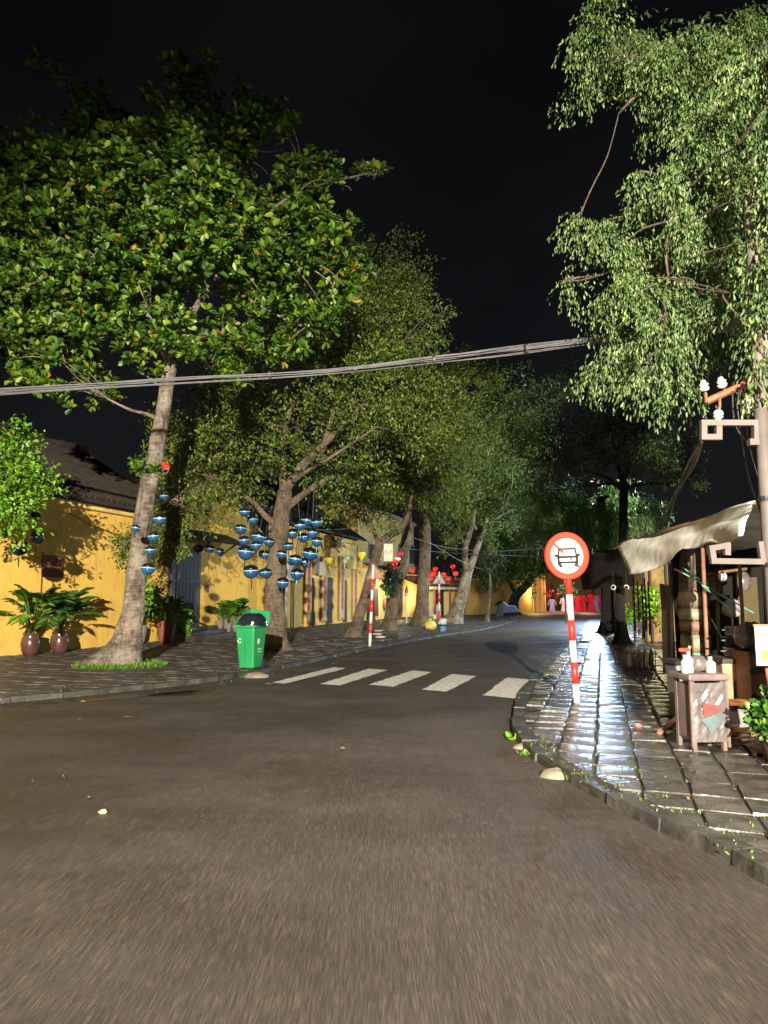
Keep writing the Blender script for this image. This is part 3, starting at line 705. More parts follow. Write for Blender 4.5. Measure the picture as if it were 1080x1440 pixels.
# overhanging tree at top right (its trunk stands out of frame to the right)
tree('weeping_tree', 'tall tree with pale drooping foliage hanging into the top right of the street', (1290, 840), 
     [(1290, 1060), (1285, 840), (1260, 600), (1230, 400), (1180, 250), (1130, 150)], [.30, .24, .22, .2, .17, .14],
     [([(1130, 150), (1080, 110), (1030, 95), (960, 90), (880, 80)], [.12, .09, .07, .05, .02]),
      ([(1030, 95), (1005, 150, -.3), (985, 210, -.5), (965, 270, -.6), (945, 310, -.6), (936, 350, -.6), (940, 390, -.6)], [.04, .034, .03, .026, .022, .018, .01]),
      ([(1180, 250), (1110, 250), (1060, 240), (1000, 300), (960, 380), (940, 470)], [.10, .07, .05, .035, .02, .01]),
      ([(1230, 400), (1140, 380), (1060, 330), (1035, 290), (1020, 350), (1000, 400)], [.09, .06, .04, .03, .02, .01]),
      ([(960, 90), (900, 130), (870, 160)], [.04, .025, .01]), ([(1060, 240), (1045, 180), (1070, 120)], [.04, .025, .01])],
     [(845, 30, 36), (890, 60, 42), (835, 75, 24), (940, 75, 40), (960, 120, 34), (1010, 100, 36), (1050, 60, 36), (1060, 130, 44), (820, 120, 18), (1000, 170, 36), (930, 170, 26), (1050, 200, 42),
      (960, 215, 34), (925, 240, 22), (1010, 260, 36), (890, 310, 26), (930, 300, 28), (975, 300, 26), (1060, 300, 36), (850, 310, 26), (815, 305, 17), (905, 360, 30), (870, 345, 22), (950, 360, 26), (1020, 340, 26), (1050, 380, 34),
      (795, 392, 14), (845, 420, 18), (880, 400, 28), (860, 450, 0.1), (920, 420, 32), (960, 430, 26), (930, 470, 26), (900, 465, 22), (945, 500, 16), (845, 505, 20), (875, 492, 22), (910, 520, 16), (945, 532, 18), (965, 540, 12), (1050, 440, 28), (1060, 480, 26), (1030, 465, 16), (1075, 505, 14), (1080, 420, 34), (1100, 250, 50), (1100, 100, 50), (1120, 350, 50), (1075, 60, 34, -2.0), (1078, 160, 34, -2.0), (1080, 260, 34, -2.0), (1078, 350, 30, -2.1), (1082, 430, 26, -2.1), (1076, 490, 20, -2.1), (1040, 250, 34), (1000, 330, 30), (1030, 30, 34), (985, 40, 24), (900, 240, 16), (1010, 420, 26), (985, 200, 34), (1020, 150, 36)],
     5600, 'spray', .070, .32, M['leaf_droop'], M['bark'], k=16, jit=.8, droop=1.3, span=.42, twigs=2, csp=.13, clump=16, shell=.3, depth=8.6)
g = G(167, 941)
# grass at the foot of the almond tree
n = 2600; a = rng.random(n) * 6.283; rr = np.sqrt(rng.random(n)); gp = np.stack([g.x + .1 + np.cos(a) * rr * .95, g.y - .15 + np.sin(a) * rr * .85, np.full(n, KH)], 1)
gr = leaves('grass_patch', gp, np.stack([rng.normal(size=n) * .5, rng.normal(size=n) * .5, np.ones(n)], 1), rng.uniform(.04, .13, n), .16, M['grass'], None); tag(gr, 'short green grass around the foot of the pale trunk', 'grass', kind='stuff')

# small foliage helper: bush/creeper
def bush(name, label, cat, blobs, depth, n, L, W, lmat, k=7, droop=0, span=.3, group=None, jit=.2, stems=True):
    bl = blobworld(blobs, depth, jit); c0 = bl[0][0]; t = thing(name, (c0.x, c0.y, c0.z - bl[0][1]), label, cat, group); g_ = t.location.copy()
    if stems:
        join_tubes([([p - g_ for p in limb_to(bl[0][0], c, .02, .008)[0]], .012) for c, r in bl], 'stems', M['bark'], t, n=4)
    pt, out = crown_pts(bl, n=n, shell=.3); a, b, c = sprays(pt, out, k, L, droop=droop, span=span)
    leaves('foliage', a, b, c, W, lmat, t, origin=g_); return t

# ------------------------------------------------------------------ left side buildings (local x = towards street, y = along it)
def building(name, label, cat='building'):
    return thing(name, SF(0, WL), label, cat, rz=-TH)
def fbox(mb, s0, s1, z0, z1, x0=0, x1=.1, mi=0): return mb.box(((x0 + x1) / 2, (s0 + s1) / 2, (z0 + z1) / 2), (x1 - x0, s1 - s0, z1 - z0), mi=mi)
def fpart(par, name, mt, s0, s1, z0, z1, x0, x1, bevel=0): return fbox(MB(), s0, s1, z0, z1, x0, x1).build(name, mt, par, bevel=bevel)
def tiled_roof(par, s0, s1, ze, zr, depth_, ov=.5, mt=None, name='roof'):
    mt = mt or M['tile']
    m = MB(); th = .12
    prof = [(ov, ze), (-depth_, zr), (-depth_, zr - th), (ov, ze - th)]
    m.prism([(x, s0, z) for x, z in prof], (0, s1 - s0, 0)); r = m.build(name, mt, par)
    rows = MB(); y = s0 + .12; L = math.hypot(depth_ + ov, zr - ze)
    while y < s1 - .05:
        pts = []; nseg = 12
        for i in range(nseg + 1):
            f = i / nseg; pts.append((ov + .03 - f * (depth_ + ov), y + rnd.uniform(-.012, .012), ze + f * (zr - ze) + .02 + (i % 2) * .012 + rnd.uniform(0, .01)))
        rows.tube(pts, .07, n=6); y += .24
    tag(rows.build('tile_rows', mt, r), kind='stuff'); return r

B1 = building('yellow_house', 'yellow plastered single-storey house with tiled roof at the far left')
fpart(B1, 'wall', M['yellow'], 2.0, 20.6, .0, 4.2, -.3, 0)
fpart(B1, 'plinth', M['yellow'], 2.0, 20.55, .0, .62, .003, .09, bevel=.02)
fpart(B1, 'cornice', M['yellow2'], 2.0, 20.6, 4.02, 4.2, .002, .16, bevel=.03)
tiled_roof(B1, 1.6, 20.9, 4.28, 6.5, 3.2, .45)
fpart(B1, 'end_wall', M['yellow'], 20.3, 20.58, 0, 4.1, -6, -.302)
m = MB(); 
for i in range(58): m.box((-3.2 + rnd.uniform(-.04, .04), 1.8 + i * .33, 6.62 + rnd.uniform(-.05, .06)), (.34, .30, .24), rot=Matrix.Rotation(rnd.uniform(-.12, .12), 3, 'X'))
tag(m.build('ridge_tiles', M['tile'], B1), kind='stuff')
# notice board and pipe on wall
s0, z0 = FP(57, 811); s1, z1 = FP(88, 783)
fpart(B1, 'wooden_hatch', M['wood_red'], s0, s1, z0, z1, .004, .05, bevel=.01)
m = MB(); sp0 = FP(57, 811)[0]; m.tube([(.04, sp0, .6), (.04, sp0, z1 + .1)], .012, n=6); m.build('conduit', M['wood_dark'], B1)
for (a_, b_) in (((60, 698), (62, 716)),): pass
m = MB(); q = [FP(95, 722), FP(125, 738), FP(165, 753)]; m.tube([(.08, s_, z_) for s_, z_ in smooth_path([Vector((a[0], a[1], 0)) for a in q], 4) and [(v.x, v.y) for v in smooth_path([Vector((a[0], a[1], 0)) for a in q], 4)]], .012, n=5)
m.build('wire', M['cabledark'], B1)

B2 = building('gabled_house', 'yellow gabled house front with old grey plank gate between the two longer houses')
gable = [(0, 20.7, 0), (0, 29.3, 0), (0, 29.3, 3.6), (0, 27.9, 4.25), (0, 26.2, 5.05), (0, 24.0, 6.1), (0, 21.6, 4.5), (0, 20.7, 4.0)]
MB().prism(gable, (-.35, 0, 0)).build('wall', M['yellow'], B2)
MB().prism([(.06, 20.6, 4.02), (.06, 24.0, 6.28), (.06, 29.4, 3.72), (.06, 29.4, 3.56), (.06, 24.0, 6.12), (.06, 20.6, 3.84)], (-.6, 0, 0)).build('coping', M['cream'], B2)
MB().prism([(-.4, 20.7, 4.1), (-.4, 24, 6.2), (-.4, 29.3, 3.7)], (-7, 0, 0)).build('roof', M['tile'], B2)
sd0, sd1 = FP(238, 800)[0], FP(279, 800)[0]
gate = fpart(B2, 'gate_frame', M['wood_dark'], sd0 - .08, sd1 + .08, .35, 3.3, .003, .05)
npl = 8
for i in range(npl):
    a = sd0 + (sd1 - sd0) * i / npl; MB().box((.075, a + (sd1 - sd0) / npl / 2, 1.8), (.04, (sd1 - sd0) / npl - .018, 2.86)).build('plank', M['wood_grey'], gate)
for z_ in (.8, 2.0, 2.9): fpart(gate, 'rail', M['wood_grey'], sd0 + .02, sd1 - .02, z_, z_ + .12, .1, .125)
for i in range(3): fpart(B2, 'step', M['stone_l'], sd0 - .3 - .1 * i, sd1 + 1.1 + .25 * (2 - i), 0, .36 - .12 * i + .1, .1 + .32 * i, .42 + .32 * i, bevel=.02)
# canopy over the gate
m = MB(); sa, za = FP(238, 757); sb, zb = FP(330, 762)
m.prism([(.0, sa - .4, 3.95), (.9, sa - .4, 3.55), (.9, sa - .4, 3.47), (.0, sa - .4, 3.87)], (0, 4.3, 0)); aw = m.build('gate_canopy', M['tile'], B2)
for q in (sa, sa + 1.6, sa + 3.4):
    MB().tube([(.03, q, 3.1), (.75, q, 3.55)], .035, n=5).build('bracket', M['wood_dark'], aw)
s_, z_ = FP(291, 828); fpart(B2, 'wall_plaque', M['pot_red'], s_ - .09, s_ + .09, z_ - .14, z_ + .14, .004, .03)

B3 = building('lantern_shop', 'low yellow shop with brown doors and pink couplet boards behind the blue lanterns')
sa, sb = 29.4, 40.8
fpart(B3, 'wall', M['yellow2'], sa, sb, 0, 4.9, -.3, 0)
fpart(B3, 'fascia', M['yellow'], sa, sb, 4.62, 4.85, .003, .22, bevel=.02)
MB().prism([(.6, sa - .2, 4.95), (-4.5, sa - .2, 8.3), (-4.5, sa - .2, 8.1), (.6, sa - .2, 4.85)], (0, sb - sa + .4, 0)).build('roof', M['darkroof'], B3)
m = MB()
for i in range(int((sb - sa) / .3)): m.tube([(.6, sa + .15 + i * .3, 4.97), (-4.5, sa + .15 + i * .3, 8.32)], .03, n=4)
tag(m.build('roof_ribs', M['darkroof'], B3), kind='stuff')
for px, wd, top in ((436.7, 8, 818), (461, 11, 812), (483.3, 7, 818)):
    c = FP(px, 850)[0]; hw = wd * .5 * (FP(px + 1, 850)[0] - FP(px, 850)[0]); zt = FP(px, top)[1]
    d = fpart(B3, 'door', M['wood_dark'], c - hw, c + hw, .1, zt, .003, .06)
    for s_, e_ in ((c - hw - .07, c - hw - .004), (c + hw + .004, c + hw + .07)): fpart(d, 'jamb', M['yellow'], s_, e_, .1, zt + .06, .004, .10)
    for zz in (.3, 1.1, 1.9): fpart(d, 'door_panel', M['wood_dark'], c - hw * .75, c + hw * .75, zz, zz + .6, .064, .085)
for px, top in ((429, 788), (451.7, 782), (476.7, 782), (495.6, 800)):
    c = FP(px, 850)[0]; hw = .24; zt = FP(px, top)[1]
    d = fpart(B3, 'couplet_board', M['pink'], c - hw, c + hw, .25, zt, .16, .2)
    fpart(d, 'board_border', M['cream'], c - hw - .05, c - hw - .003, .25, zt, .15, .22); fpart(d, 'board_border', M['cream'], c + hw + .003, c + hw + .05, .25, zt, .15, .22)
    z_ = 1.0
    while z_ < zt - .3:
        g_ = MB(); 
        for _ in range(4):
            if rnd.random() < .5: g_.box((.205, c + rnd.uniform(-.05, .05), z_ + rnd.uniform(-.1, .1)), (.008, .22, .03))
            else: g_.box((.206, c + rnd.uniform(-.08, .08), z_ + rnd.uniform(-.03, .03)), (.008, .035, .22))
        g_.build('glyph', M['wood_red'], d); z_ += .36
    fpart(d, 'base_panel', M['posterw'], c - .15, c + .15, .35, .8, .202, .212)
for px, py, w_, h_, mk in ((447, 800, .9, .7, 'cream'), (463, 790, 1.0, .5, 'yellow'), (486, 790, 1.1, .7, 'palm_fruit'), (440, 795, .5, .9, 'grey'), (402, 800, .8, 1.1, 'posterw'), (376, 828, .5, 1.5, 'posterw'), (378, 786, .5, .8, 'grey'), (412, 806, .6, .9, 'yellow3'), (468, 762, 2.4, .5, 'palm_fruit')):
    s_, z_ = FP(px, py); fpart(B3, 'hanging_board', M[mk], s_ - w_ / 2, s_ + w_ / 2, z_ - h_ / 2, z_ + h_ / 2, .24, .27, bevel=.01)
for s_ in (30.2, 31.5, 33.0): fpart(B3, 'column', M['yellow'], s_ - .12, s_ + .12, 0, 4.6, .003, .14)
for px in (383, 398, 414): 
    s_, z_ = FP(px, 850); fpart(B3, 'door_leaf', M['cream'], s_ - .45, s_ + .45, .1, 2.4, .004, .06, bevel=.01)
s_, z_ = FP(377, 795); fpart(B3, 'red_notice', M['red'], s_ + .5, s_ + .95, z_ - .3, z_ + .25, .03, .06)
m = MB(); 
for i in range(26):
    s_, z_ = FP(450 + rnd.uniform(-12, 25), 762 + rnd.uniform(-9, 9)); m.tube([(.3, s_, z_), (.3 + rnd.uniform(-.1, .2), s_ + rnd.uniform(-.6, .6), z_ + rnd.uniform(-.5, .5))], .04, n=4)
tag(m.build('driftwood_ornament', M['bark_pale'], B3), kind='stuff')

B4 = building('two_storey_house', 'tall two-storey yellow house with grey shutters beyond the lantern shop')
sa, sb = 41.0, 54.5
fpart(B4, 'wall', M['yellow2'], sa, sb, 0, 7.3, -.3, 0)
fpart(B4, 'side_wall', M['yellow2'], sa, sa + .3, 4.9, 7.25, -6, -.302)
fpart(B4, 'cornice', M['cream'], sa, sb, 7.05, 7.32, .003, .25, bevel=.04)
fpart(B4, 'string_course', M['cream'], sa, sb, 3.7, 3.9, .003, .16, bevel=.03)
for i in range(5): fpart(B4, 'pilaster', M['yellow'], sa + .1 + i * 3.2, sa + .45 + i * 3.2, 0, 3.68, .003, .10)
for px, y0, y1, wd in ((522, 766, 787, 1.2), (545, 764, 785, 1.2), (562, 766, 790, 1.2), (578, 768, 793, 1.5)):
    s_, zb = FP(px, y1); zt = FP(px, y0)[1]
    f_ = fpart(B4, 'window', M['cream'], s_ - wd / 2 - .1, s_ + wd / 2 + .1, zb - .08, zt + .08, .003, .07)
    for sg in (-1, 1): fpart(f_, 'shutter', M['wood_grey'], s_ + (sg - 1) * wd / 4 + .01, s_ + (sg + 1) * wd / 4 - .01, zb, zt, .073, .11)
for px, y0, wd in ((523, 823, 2.2), (561, 822, 1.3)):
    s_ = FP(px, 850)[0]; zt = FP(px, y0)[1]; f_ = fpart(B4, 'door', M['wood_red'], s_ - wd / 2, s_ + wd / 2, .1, zt, .003, .08)
    for sg in (-1, 1): fpart(f_, 'door_panel', M['wood_dark'], s_ + (sg - 1) * wd / 4 + .06, s_ + (sg + 1) * wd / 4 - .06, .3, zt - .2, .083, .12)
s_, zb = FP(573, 859); zt = FP(573, 824)[1]; f_ = fpart(B4, 'window', M['cream'], s_ - .75, s_ + .75, zb - .1, zt + .1, .003, .07); fpart(f_, 'shutter', M['wood_dark'], s_ - .6, s_ + .6, zb, zt, .073, .12)
s_, z_ = FP(540, 849); tag(MB().lathe([(.0, .1), (.42, .06), (.42, -.06), (0, -.1)], (0, 0, 0), 14).build('round_plaque', M['pink'], B4), None); o_ = kids(B4)[-1]
for o_ in kids(B4):
    if o_.name.startswith('round_plaque'): o_.location = (.14, s_, z_); o_.rotation_euler = (0, R(90), 0)
MB().prism([(.7, sa + 1.0, 3.35), (0, sa + 1.0, 3.65), (0, sa + 1.0, 3.6), (.7, sa + 1.0, 3.3)], (0, 5, 0)).build('door_canopy', M['darkroof'], B4)

# shop lamp over the red door (lit oval)
c = Vector(SF(FP(532, 818)[0], WL + .9, FP(532, 818)[1])); t = thing('wall_lamp', c, 'lit white oval lamp over the red-brown door behind the leaning tree', 'lamp')
MB().lathe([(.0, -.14), (.42, -.1), (.5, 0), (.42, .1), (0, .14)], (0, 0, 0), 14, sy=.6).build('shade', M['lit'], t, True)
MB().tube([(0, 0, .1), (-.8 * Rv.x, -.8 * Rv.y, .25)], .03, n=5).build('arm', M['black'], t)
lamp('wall_lamp_light', 'POINT', c + Rv * .4 - Vector((0, 0, .3)), 240, (1, .82, .5), .2)

# B5: low shop with tiled awning
def line_building(name, label, a, b, cat='building'):
    d = b - a; t = thing(name, (a.x, a.y, 0), label, cat, rz=-math.atan2(d.x, d.y)); return t, math.hypot(d.x, d.y)
B5, LB = line_building('low_shop', 'low shop with red-tiled awning hung with red lanterns beyond the straight trunk', P(583, 868, 52), P(652, 868, 58))
fpart(B5, 'wall', M['yellow2'], 0, LB, 0, 3.2, -1.3, -1.0)
MB().prism([(.5, -.2, 2.45), (-3.5, -.2, 4.0), (-3.5, -.2, 3.9), (.5, -.2, 2.35)], (0, LB + .4, 0)).build('roof', M['tile'], B5)
m = MB()
for i in range(int(LB / .3)): m.tube([(.52, i * .3 + .1, 2.48), (-3.5, i * .3 + .1, 4.03)], .07, n=5)
tag(m.build('tile_rows', mat('reddish_roof_tile', (.20, .07, .05), .8, var=.5), B5), kind='stuff')
fpart(B5, 'beam', M['cream'], 0, LB, 2.1, 2.3, .2, .32)
for i in range(4): fpart(B5, 'post', M['wood_red'], .1 + i * LB / 3.2, .22 + i * LB / 3.2, 0, 2.1, .2, .32)
fpart(B5, 'counter', M['cream'], 1.0, 3.6, 0, .95, -.4, .1)
fpart(B5, 'doorway', M['black'], 4.6, 5.8, .05, 2.1, -.997, -.95)
fpart(B5, 'doorway', M['black'], 2.6, 3.4, .05, 2.1, -.997, -.95)
lamp('shop_light', 'POINT', (P(604, 835, 52.6)), 160, (1, .85, .45), .2)
# far yellow wall
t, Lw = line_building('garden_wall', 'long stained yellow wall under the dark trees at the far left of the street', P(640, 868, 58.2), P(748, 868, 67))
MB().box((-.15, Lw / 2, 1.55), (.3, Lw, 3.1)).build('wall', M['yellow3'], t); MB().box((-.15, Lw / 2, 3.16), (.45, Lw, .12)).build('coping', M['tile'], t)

# far end of the street
t, Lw = line_building('far_shop', 'bright yellow lit shop front at the far end of the street', P(747, 862, 69), P(768, 862, 75))
MB().box((-.2, Lw / 2, 1.9), (.4, Lw, 3.8)).build('wall', M['yellow'], t)
for i in range(4): MB().box((.06, Lw * (i + .5) / 4, 1.7), (.12, .3, 3.4)).build('pilaster', M['yellow2'], t)
lamp('far_shop_light', 'POINT', P(752, 835, 66.5), 300, (1, .8, .35), .3)
t = thing('market_hall', (P(820, 862, 84).x, 84, 0), 'dark open market hall behind the red clothes at the end of the street', 'building')
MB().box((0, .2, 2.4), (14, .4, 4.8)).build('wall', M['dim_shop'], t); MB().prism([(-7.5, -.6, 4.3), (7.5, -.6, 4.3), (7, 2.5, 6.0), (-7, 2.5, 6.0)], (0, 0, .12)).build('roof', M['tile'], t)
for i in range(6): MB().box((-6 + i * 2.4, -.1, 1.6), (.25, .25, 3.2)).build('post', M['wood_red'], t)
m = MB(); m.add([tuple(P(760, 868, 62).xy) + (.006,), tuple(P(875, 868, 62).xy) + (.006,), (20, 83.6, .006), (14, 83.6, .006), (10, 72, .006)], [(0, 1, 2, 3, 4)])
tag(m.build('plaza', mat('plaza_paving', (.30, .22, .18), .6, var=.3, scale=3)), kind='structure')
lamp('plaza_light', 'POINT', P(825, 828, 72), 380, (1, .62, .45), .3)
lamp('plaza_light', 'POINT', P(785, 830, 75), 260, (1, .5, .45), .3)
# hanging garments
def garment(px, py, depth_, h, wd, mk, label, name='hanging_dress', cat='dress', group=None):
    c = P(px, py, depth_); t = thing(name, c, label, cat, group)
    prof = [(-.5, -1), (-.28, -.45), (-.22, -.15), (-.30, 0), (-.08, .02), (.08, .02), (.30, 0), (.22, -.15), (.28, -.45), (.5, -1)]
    MB().prism([(x * wd, -.09, z * h) for x, z in prof], (0, .18, 0)).build('body_cloth', M[mk], t, bevel=.03)
    for sg in (-1, 1): MB().tube([(sg * .28 * wd, 0, -.03 * h), (sg * .46 * wd, 0, -.32 * h)], [.07, .09], n=6).build('sleeve', M[mk], t)
    MB().tube([(0, 0, .02 * h), (0, 0, .1 * h), (.04, 0, .14 * h)], .015, n=4).build('hanger', M['black'], t)
    return t
for i, (px, py, mk, lb) in enumerate(((812, 838, 'red_cloth', 'red dress hanging left of the others at the end of the street'), (819, 838, 'red_cloth', 'red dress hanging second from the left at the street end'), (831, 836, 'red_cloth', 'widest red dress hanging right of the pale plant stem'),
                        (837, 838, 'blue_cloth', 'pale blue garment beside the red dresses'), (842, 838, 'lmagenta', 'magenta garment at the right end of the clothes rail'), (776, 843, 'blue_cloth', 'pale blue and white trousers hanging at the left of the street end'),
                        (793, 841, 'lwhite', 'white blouse hanging behind the sign pole'), (800, 841, 'blue_cloth', 'pale blue dress just right of the sign pole'))):
    garment(px, py, 76 + i * .2, 1.9, .95, mk, lb, group='garments on the far market rail')
# far red lanterns
def lantern(c, w_, mk='blue', label='', group=None, style='saucer', cord=.5, cat='lantern', top=None):
    t = thing('silk_lantern', c, label, cat, group); r = w_ / 2; t.rotation_euler = (rnd.gauss(0, .08), rnd.gauss(0, .10), rnd.random() * 3); t.scale.z = rnd.uniform(.82, 1.05)
    if style == 'saucer':
        prof_t = [(.25 * r, .70 * r), (.65 * r, .60 * r), (.92 * r, .34 * r), (r, .03 * r)]
        prof_b = [(r, -.03 * r), (.97 * r, -.30 * r), (.84 * r, -.60 * r), (.54 * r, -.88 * r), (.10 * r, -1.06 * r)]
        MB().lathe(prof_t, n=12).build('upper_shade', M[top or 'bluedark'], t, True)
        MB().lathe([(r * .99, .05 * r), (r * 1.03, .03 * r), (r * 1.03, -.06 * r), (r * .99, -.08 * r)], n=12).build('band', M['blueglint'] if mk == 'blue' else M[mk], t)  # on blue lanterns this ring carries the painted highlight
        MB().lathe(prof_b, n=12).build('lower_shade', M[mk], t, True)
        bz = -1.08 * r
    elif style == 'round':
        MB().lathe([(.2 * r, .62 * r), (.6 * r, .5 * r), (.92 * r, .25 * r), (r, 0), (.92 * r, -.25 * r), (.6 * r, -.5 * r), (.2 * r, -.62 * r)], n=10).build('shade', M[mk], t, True); bz = -.62 * r
    else:
        MB().lathe([(.5 * r, .8 * r), (r, .7 * r), (.95 * r, .45 * r), (.3 * r, -.7 * r), (.12 * r, -.9 * r)], n=10).build('shade', M[mk], t, True); bz = -.9 * r
    MB().lathe([(.2 * r, .6 * r), (.22 * r, .72 * r), (.1 * r, .78 * r)], n=6).build('cap', M['black'], t)
    MB().tube([(0, 0, bz), (0, 0, bz - .5 * r), (0, 0, bz - 1.3 * r)], [.05 * r, .07 * r, .05 * r], n=5).build('tassel', M['bluedark'] if mk == 'blue' else M[mk], t)
    MB().tube([(0, 0, .65 * r), (rnd.uniform(-.02, .02), 0, .65 * r + cord)], .006, n=3).build('cord', M['cabledark'], t)
    return t
for i, (px, py) in enumerate(((768, 835), (775, 831), (784, 836), (788, 833), (805, 827), (790, 823), (772, 838))):
    lantern(P(px, py, 74), .45, 'lred', 'small red lantern at the far street end, ' + ('leftmost, highest by the yellow shop', 'second from left', 'middle low one', 'middle upper one', 'one right of the sign pole', 'one just left of the sign pole', 'lowest on the left')[i], 'red lanterns at the far street end', 'round')
zz = lambda x, y, ox, oy, k: (ox + x / k, oy + y / k)
red = [(690, 55, 'highest red lantern beside the pale forked trunk'), (728, 145, 'red lantern nearest the pale forked trunk'), (470, 85, 'upper red lantern left of the grey triangle sign'), (440, 150, 'red lantern just left of the grey triangle tip'),
       (370, 115, 'red lantern touching the straight trunk, upper one'), (380, 160, 'red lantern touching the straight trunk, lower one'), (575, 155, 'red lantern just right of the grey triangle tip'), (632, 215, 'lowest red lantern right of the grey triangle'),
       (180, 105, 'dull red lantern left of the straight trunk'), (410, 215, 'lowest red lantern over the awning left of the grey triangle')]
for x, y, lb in red: lantern(P(*zz(x, y, 560, 790, 9), 49), .38, 'lred', lb, 'red lanterns over the low awning', 'saucer', top='lred', cord=.7)
blue = [(515, 163, 60), (562, 210, 60), (492, 263, 65), (513, 328, 58), (597, 312, 78), (582, 360, 55), (657, 338, 58), (691, 297, 58), (523, 397, 85), (632, 410, 65), (552, 508, 82), (636, 518, 68),
        (792, 288, 65), (838, 242, 60), (878, 212, 65), (935, 222, 62), (910, 288, 60), (860, 312, 62), (938, 335, 58), (770, 363, 60), (732, 410, 58), (900, 405, 85), (870, 455, 60), (810, 440, 70), (822, 523, 70), (738, 575, 66), (788, 455, 45)]
order = ['highest blue lantern left of the bin-side tree', 'second highest blue lantern left of the brown trunk', 'leftmost blue lantern high in the left cluster', 'small blue lantern below the leftmost one', 'wide blue lantern in the middle of the left cluster', 'small blue lantern under the wide one in the left cluster',
         'blue lantern close to the left of the brown trunk', 'darkest blue lantern touching the trunk at upper left', 'largest blue lantern of the left cluster, above the lowest pair', 'blue lantern just left of the trunk, third from below', 'lowest blue lantern on the left, big and pointed', 'low blue lantern touching the left of the trunk',
         'blue lantern upper right of the trunk, closest to it', 'blue lantern second row right of the trunk', 'highest blue lantern right of the brown trunk', 'rightmost high blue lantern with pale painted glint', 'blue lantern under the rightmost high one', 'blue lantern at the middle of the right cluster', 'rightmost small blue lantern above the big pale one',
         'flat blue lantern low right of the trunk', 'blue lantern overlapping the right edge of the trunk', 'big pale blue lantern at the right of the cluster', 'flat pale blue lantern under the big pale one', 'pale blue lantern left of the flat one, right of the trunk', 'blue lantern hanging low in the right cluster', 'lowest blue lantern just right of the trunk', 'small pale lantern tucked between the flat ones']
for i, ((x, y, wd), lb) in enumerate(zip(blue, order)):
    dpt = 18.6 + (i * 7 % 5) * .35; px, py = zz(x, y, 220, 680, 4.154)
    lantern(P(px, py, dpt), 1.12 * wd / 4.154 * dpt / 1000, 'blue', lb, 'blue lanterns around the brown-trunked tree', 'saucer', cord=rnd.uniform(.4, 1.3))
for x, y, wd, lb in ((310, 378, 60, 'blue lantern under the gate canopy, middle of three'), (372, 395, 55, 'blue lantern under the gate canopy, right of three'), (248, 375, 60, 'dark lantern under the gate canopy, left of three')):
    px, py = zz(x, y, 220, 680, 4.154); lantern(P(px, py, 24.5), wd / 4.154 * .0245, 'blue' if x > 250 else 'bluedark', lb, 'lanterns under the gate canopy', 'saucer', cord=.3)
for x, y, wd, lb in ((787, 500, 60, 'blue lantern right of the pale trunk, upper'), (665, 548, 45, 'blue lantern peeking out left of the pale trunk'), (755, 590, 55, 'blue lantern right of the pale trunk, second down'), (738, 660, 50, 'blue lantern right of the pale trunk, third down'), (728, 752, 66, 'pale blue round lantern lowest beside the pale trunk'), (808, 388, 40, 'small blue lantern highest beside the pale trunk')):
    px, py = zz(x, y, 0, 590, 3.6); lantern(P(px + 6, py, 13.9), wd / 3.6 * .0145, 'blue', lb, 'blue lanterns behind the pale trunk', 'saucer', cord=.7)
for x, y, wd, lb in ((25, 578, 52, 'dark teal lantern at the left picture edge by the bright bush'), (97, 645, 95, 'largest dark teal lantern in front of the yellow wall'), (188, 592, 78, 'dark teal lantern left of the wooden hatch'), (180, 490, 60, 'dark lantern half hidden in the bright bush, upper'), (15, 380, 60, 'dark lantern highest at the left picture edge')):
    px, py = zz(x, y, 0, 590, 3.6); dp = 15.5; lantern(P(px, py, dp), wd / 3.6 * dp / 1000, 'bluedark', lb, 'dark teal lanterns by the yellow wall', 'saucer', cord=1.0)
for px, py, mk, lb, stl, wd in ((463, 789, 'lyellow', 'bright yellow funnel lantern over the middle door', 'cone', .5), (485.5, 787, 'lmint', 'mint green funnel lantern over the right door', 'cone', .5), (508.5, 782, 'lyellow', 'yellow funnel lantern left of the leaning tree', 'cone', .45), (481, 763, 'lwhite', 'white funnel lantern above the mint green one', 'cone', .4)):
    lantern(P(px, py, 34), wd, mk, lb, 'coloured funnel lanterns on the shop', stl, cord=.6)
for px, py, mk, lb in ((562, 779, 'lmagenta', 'magenta lantern next to the white signboard'), (559, 786, 'lwhite', 'white and blue lantern under the magenta one'), (556, 789, 'lred', 'small red lantern beside the white one')):
    lantern(P(px, py, 29.3), .30, mk, lb, None, 'round', cord=.3)

# signboard "IS P"
c = P(546, 777, 24.6); t = thing('signboard', c, 'white rounded signboard with dark letters above the hanging fern', 'sign')
MB().box((0, 0, 0), (.44, .08, .72)).build('panel', M['posterw'], t, bevel=.035)
text('lettering', 'IS P', .24, M['navy'], t, (0, -.045, 0), (R(90), 0, 0), sx=.9)
MB().box((0, -.045, .27), (.36, .012, .05)).build('top_strip', M['cream'], t); MB().box((0, -.045, -.27), (.36, .012, .05)).build('bottom_strip', M['cream'], t)
MB().tube([(0, 0, .36), (.35, .5, .55)], .02, n=5).build('bracket', M['black'], t); t.scale = (.74, .74, .86)
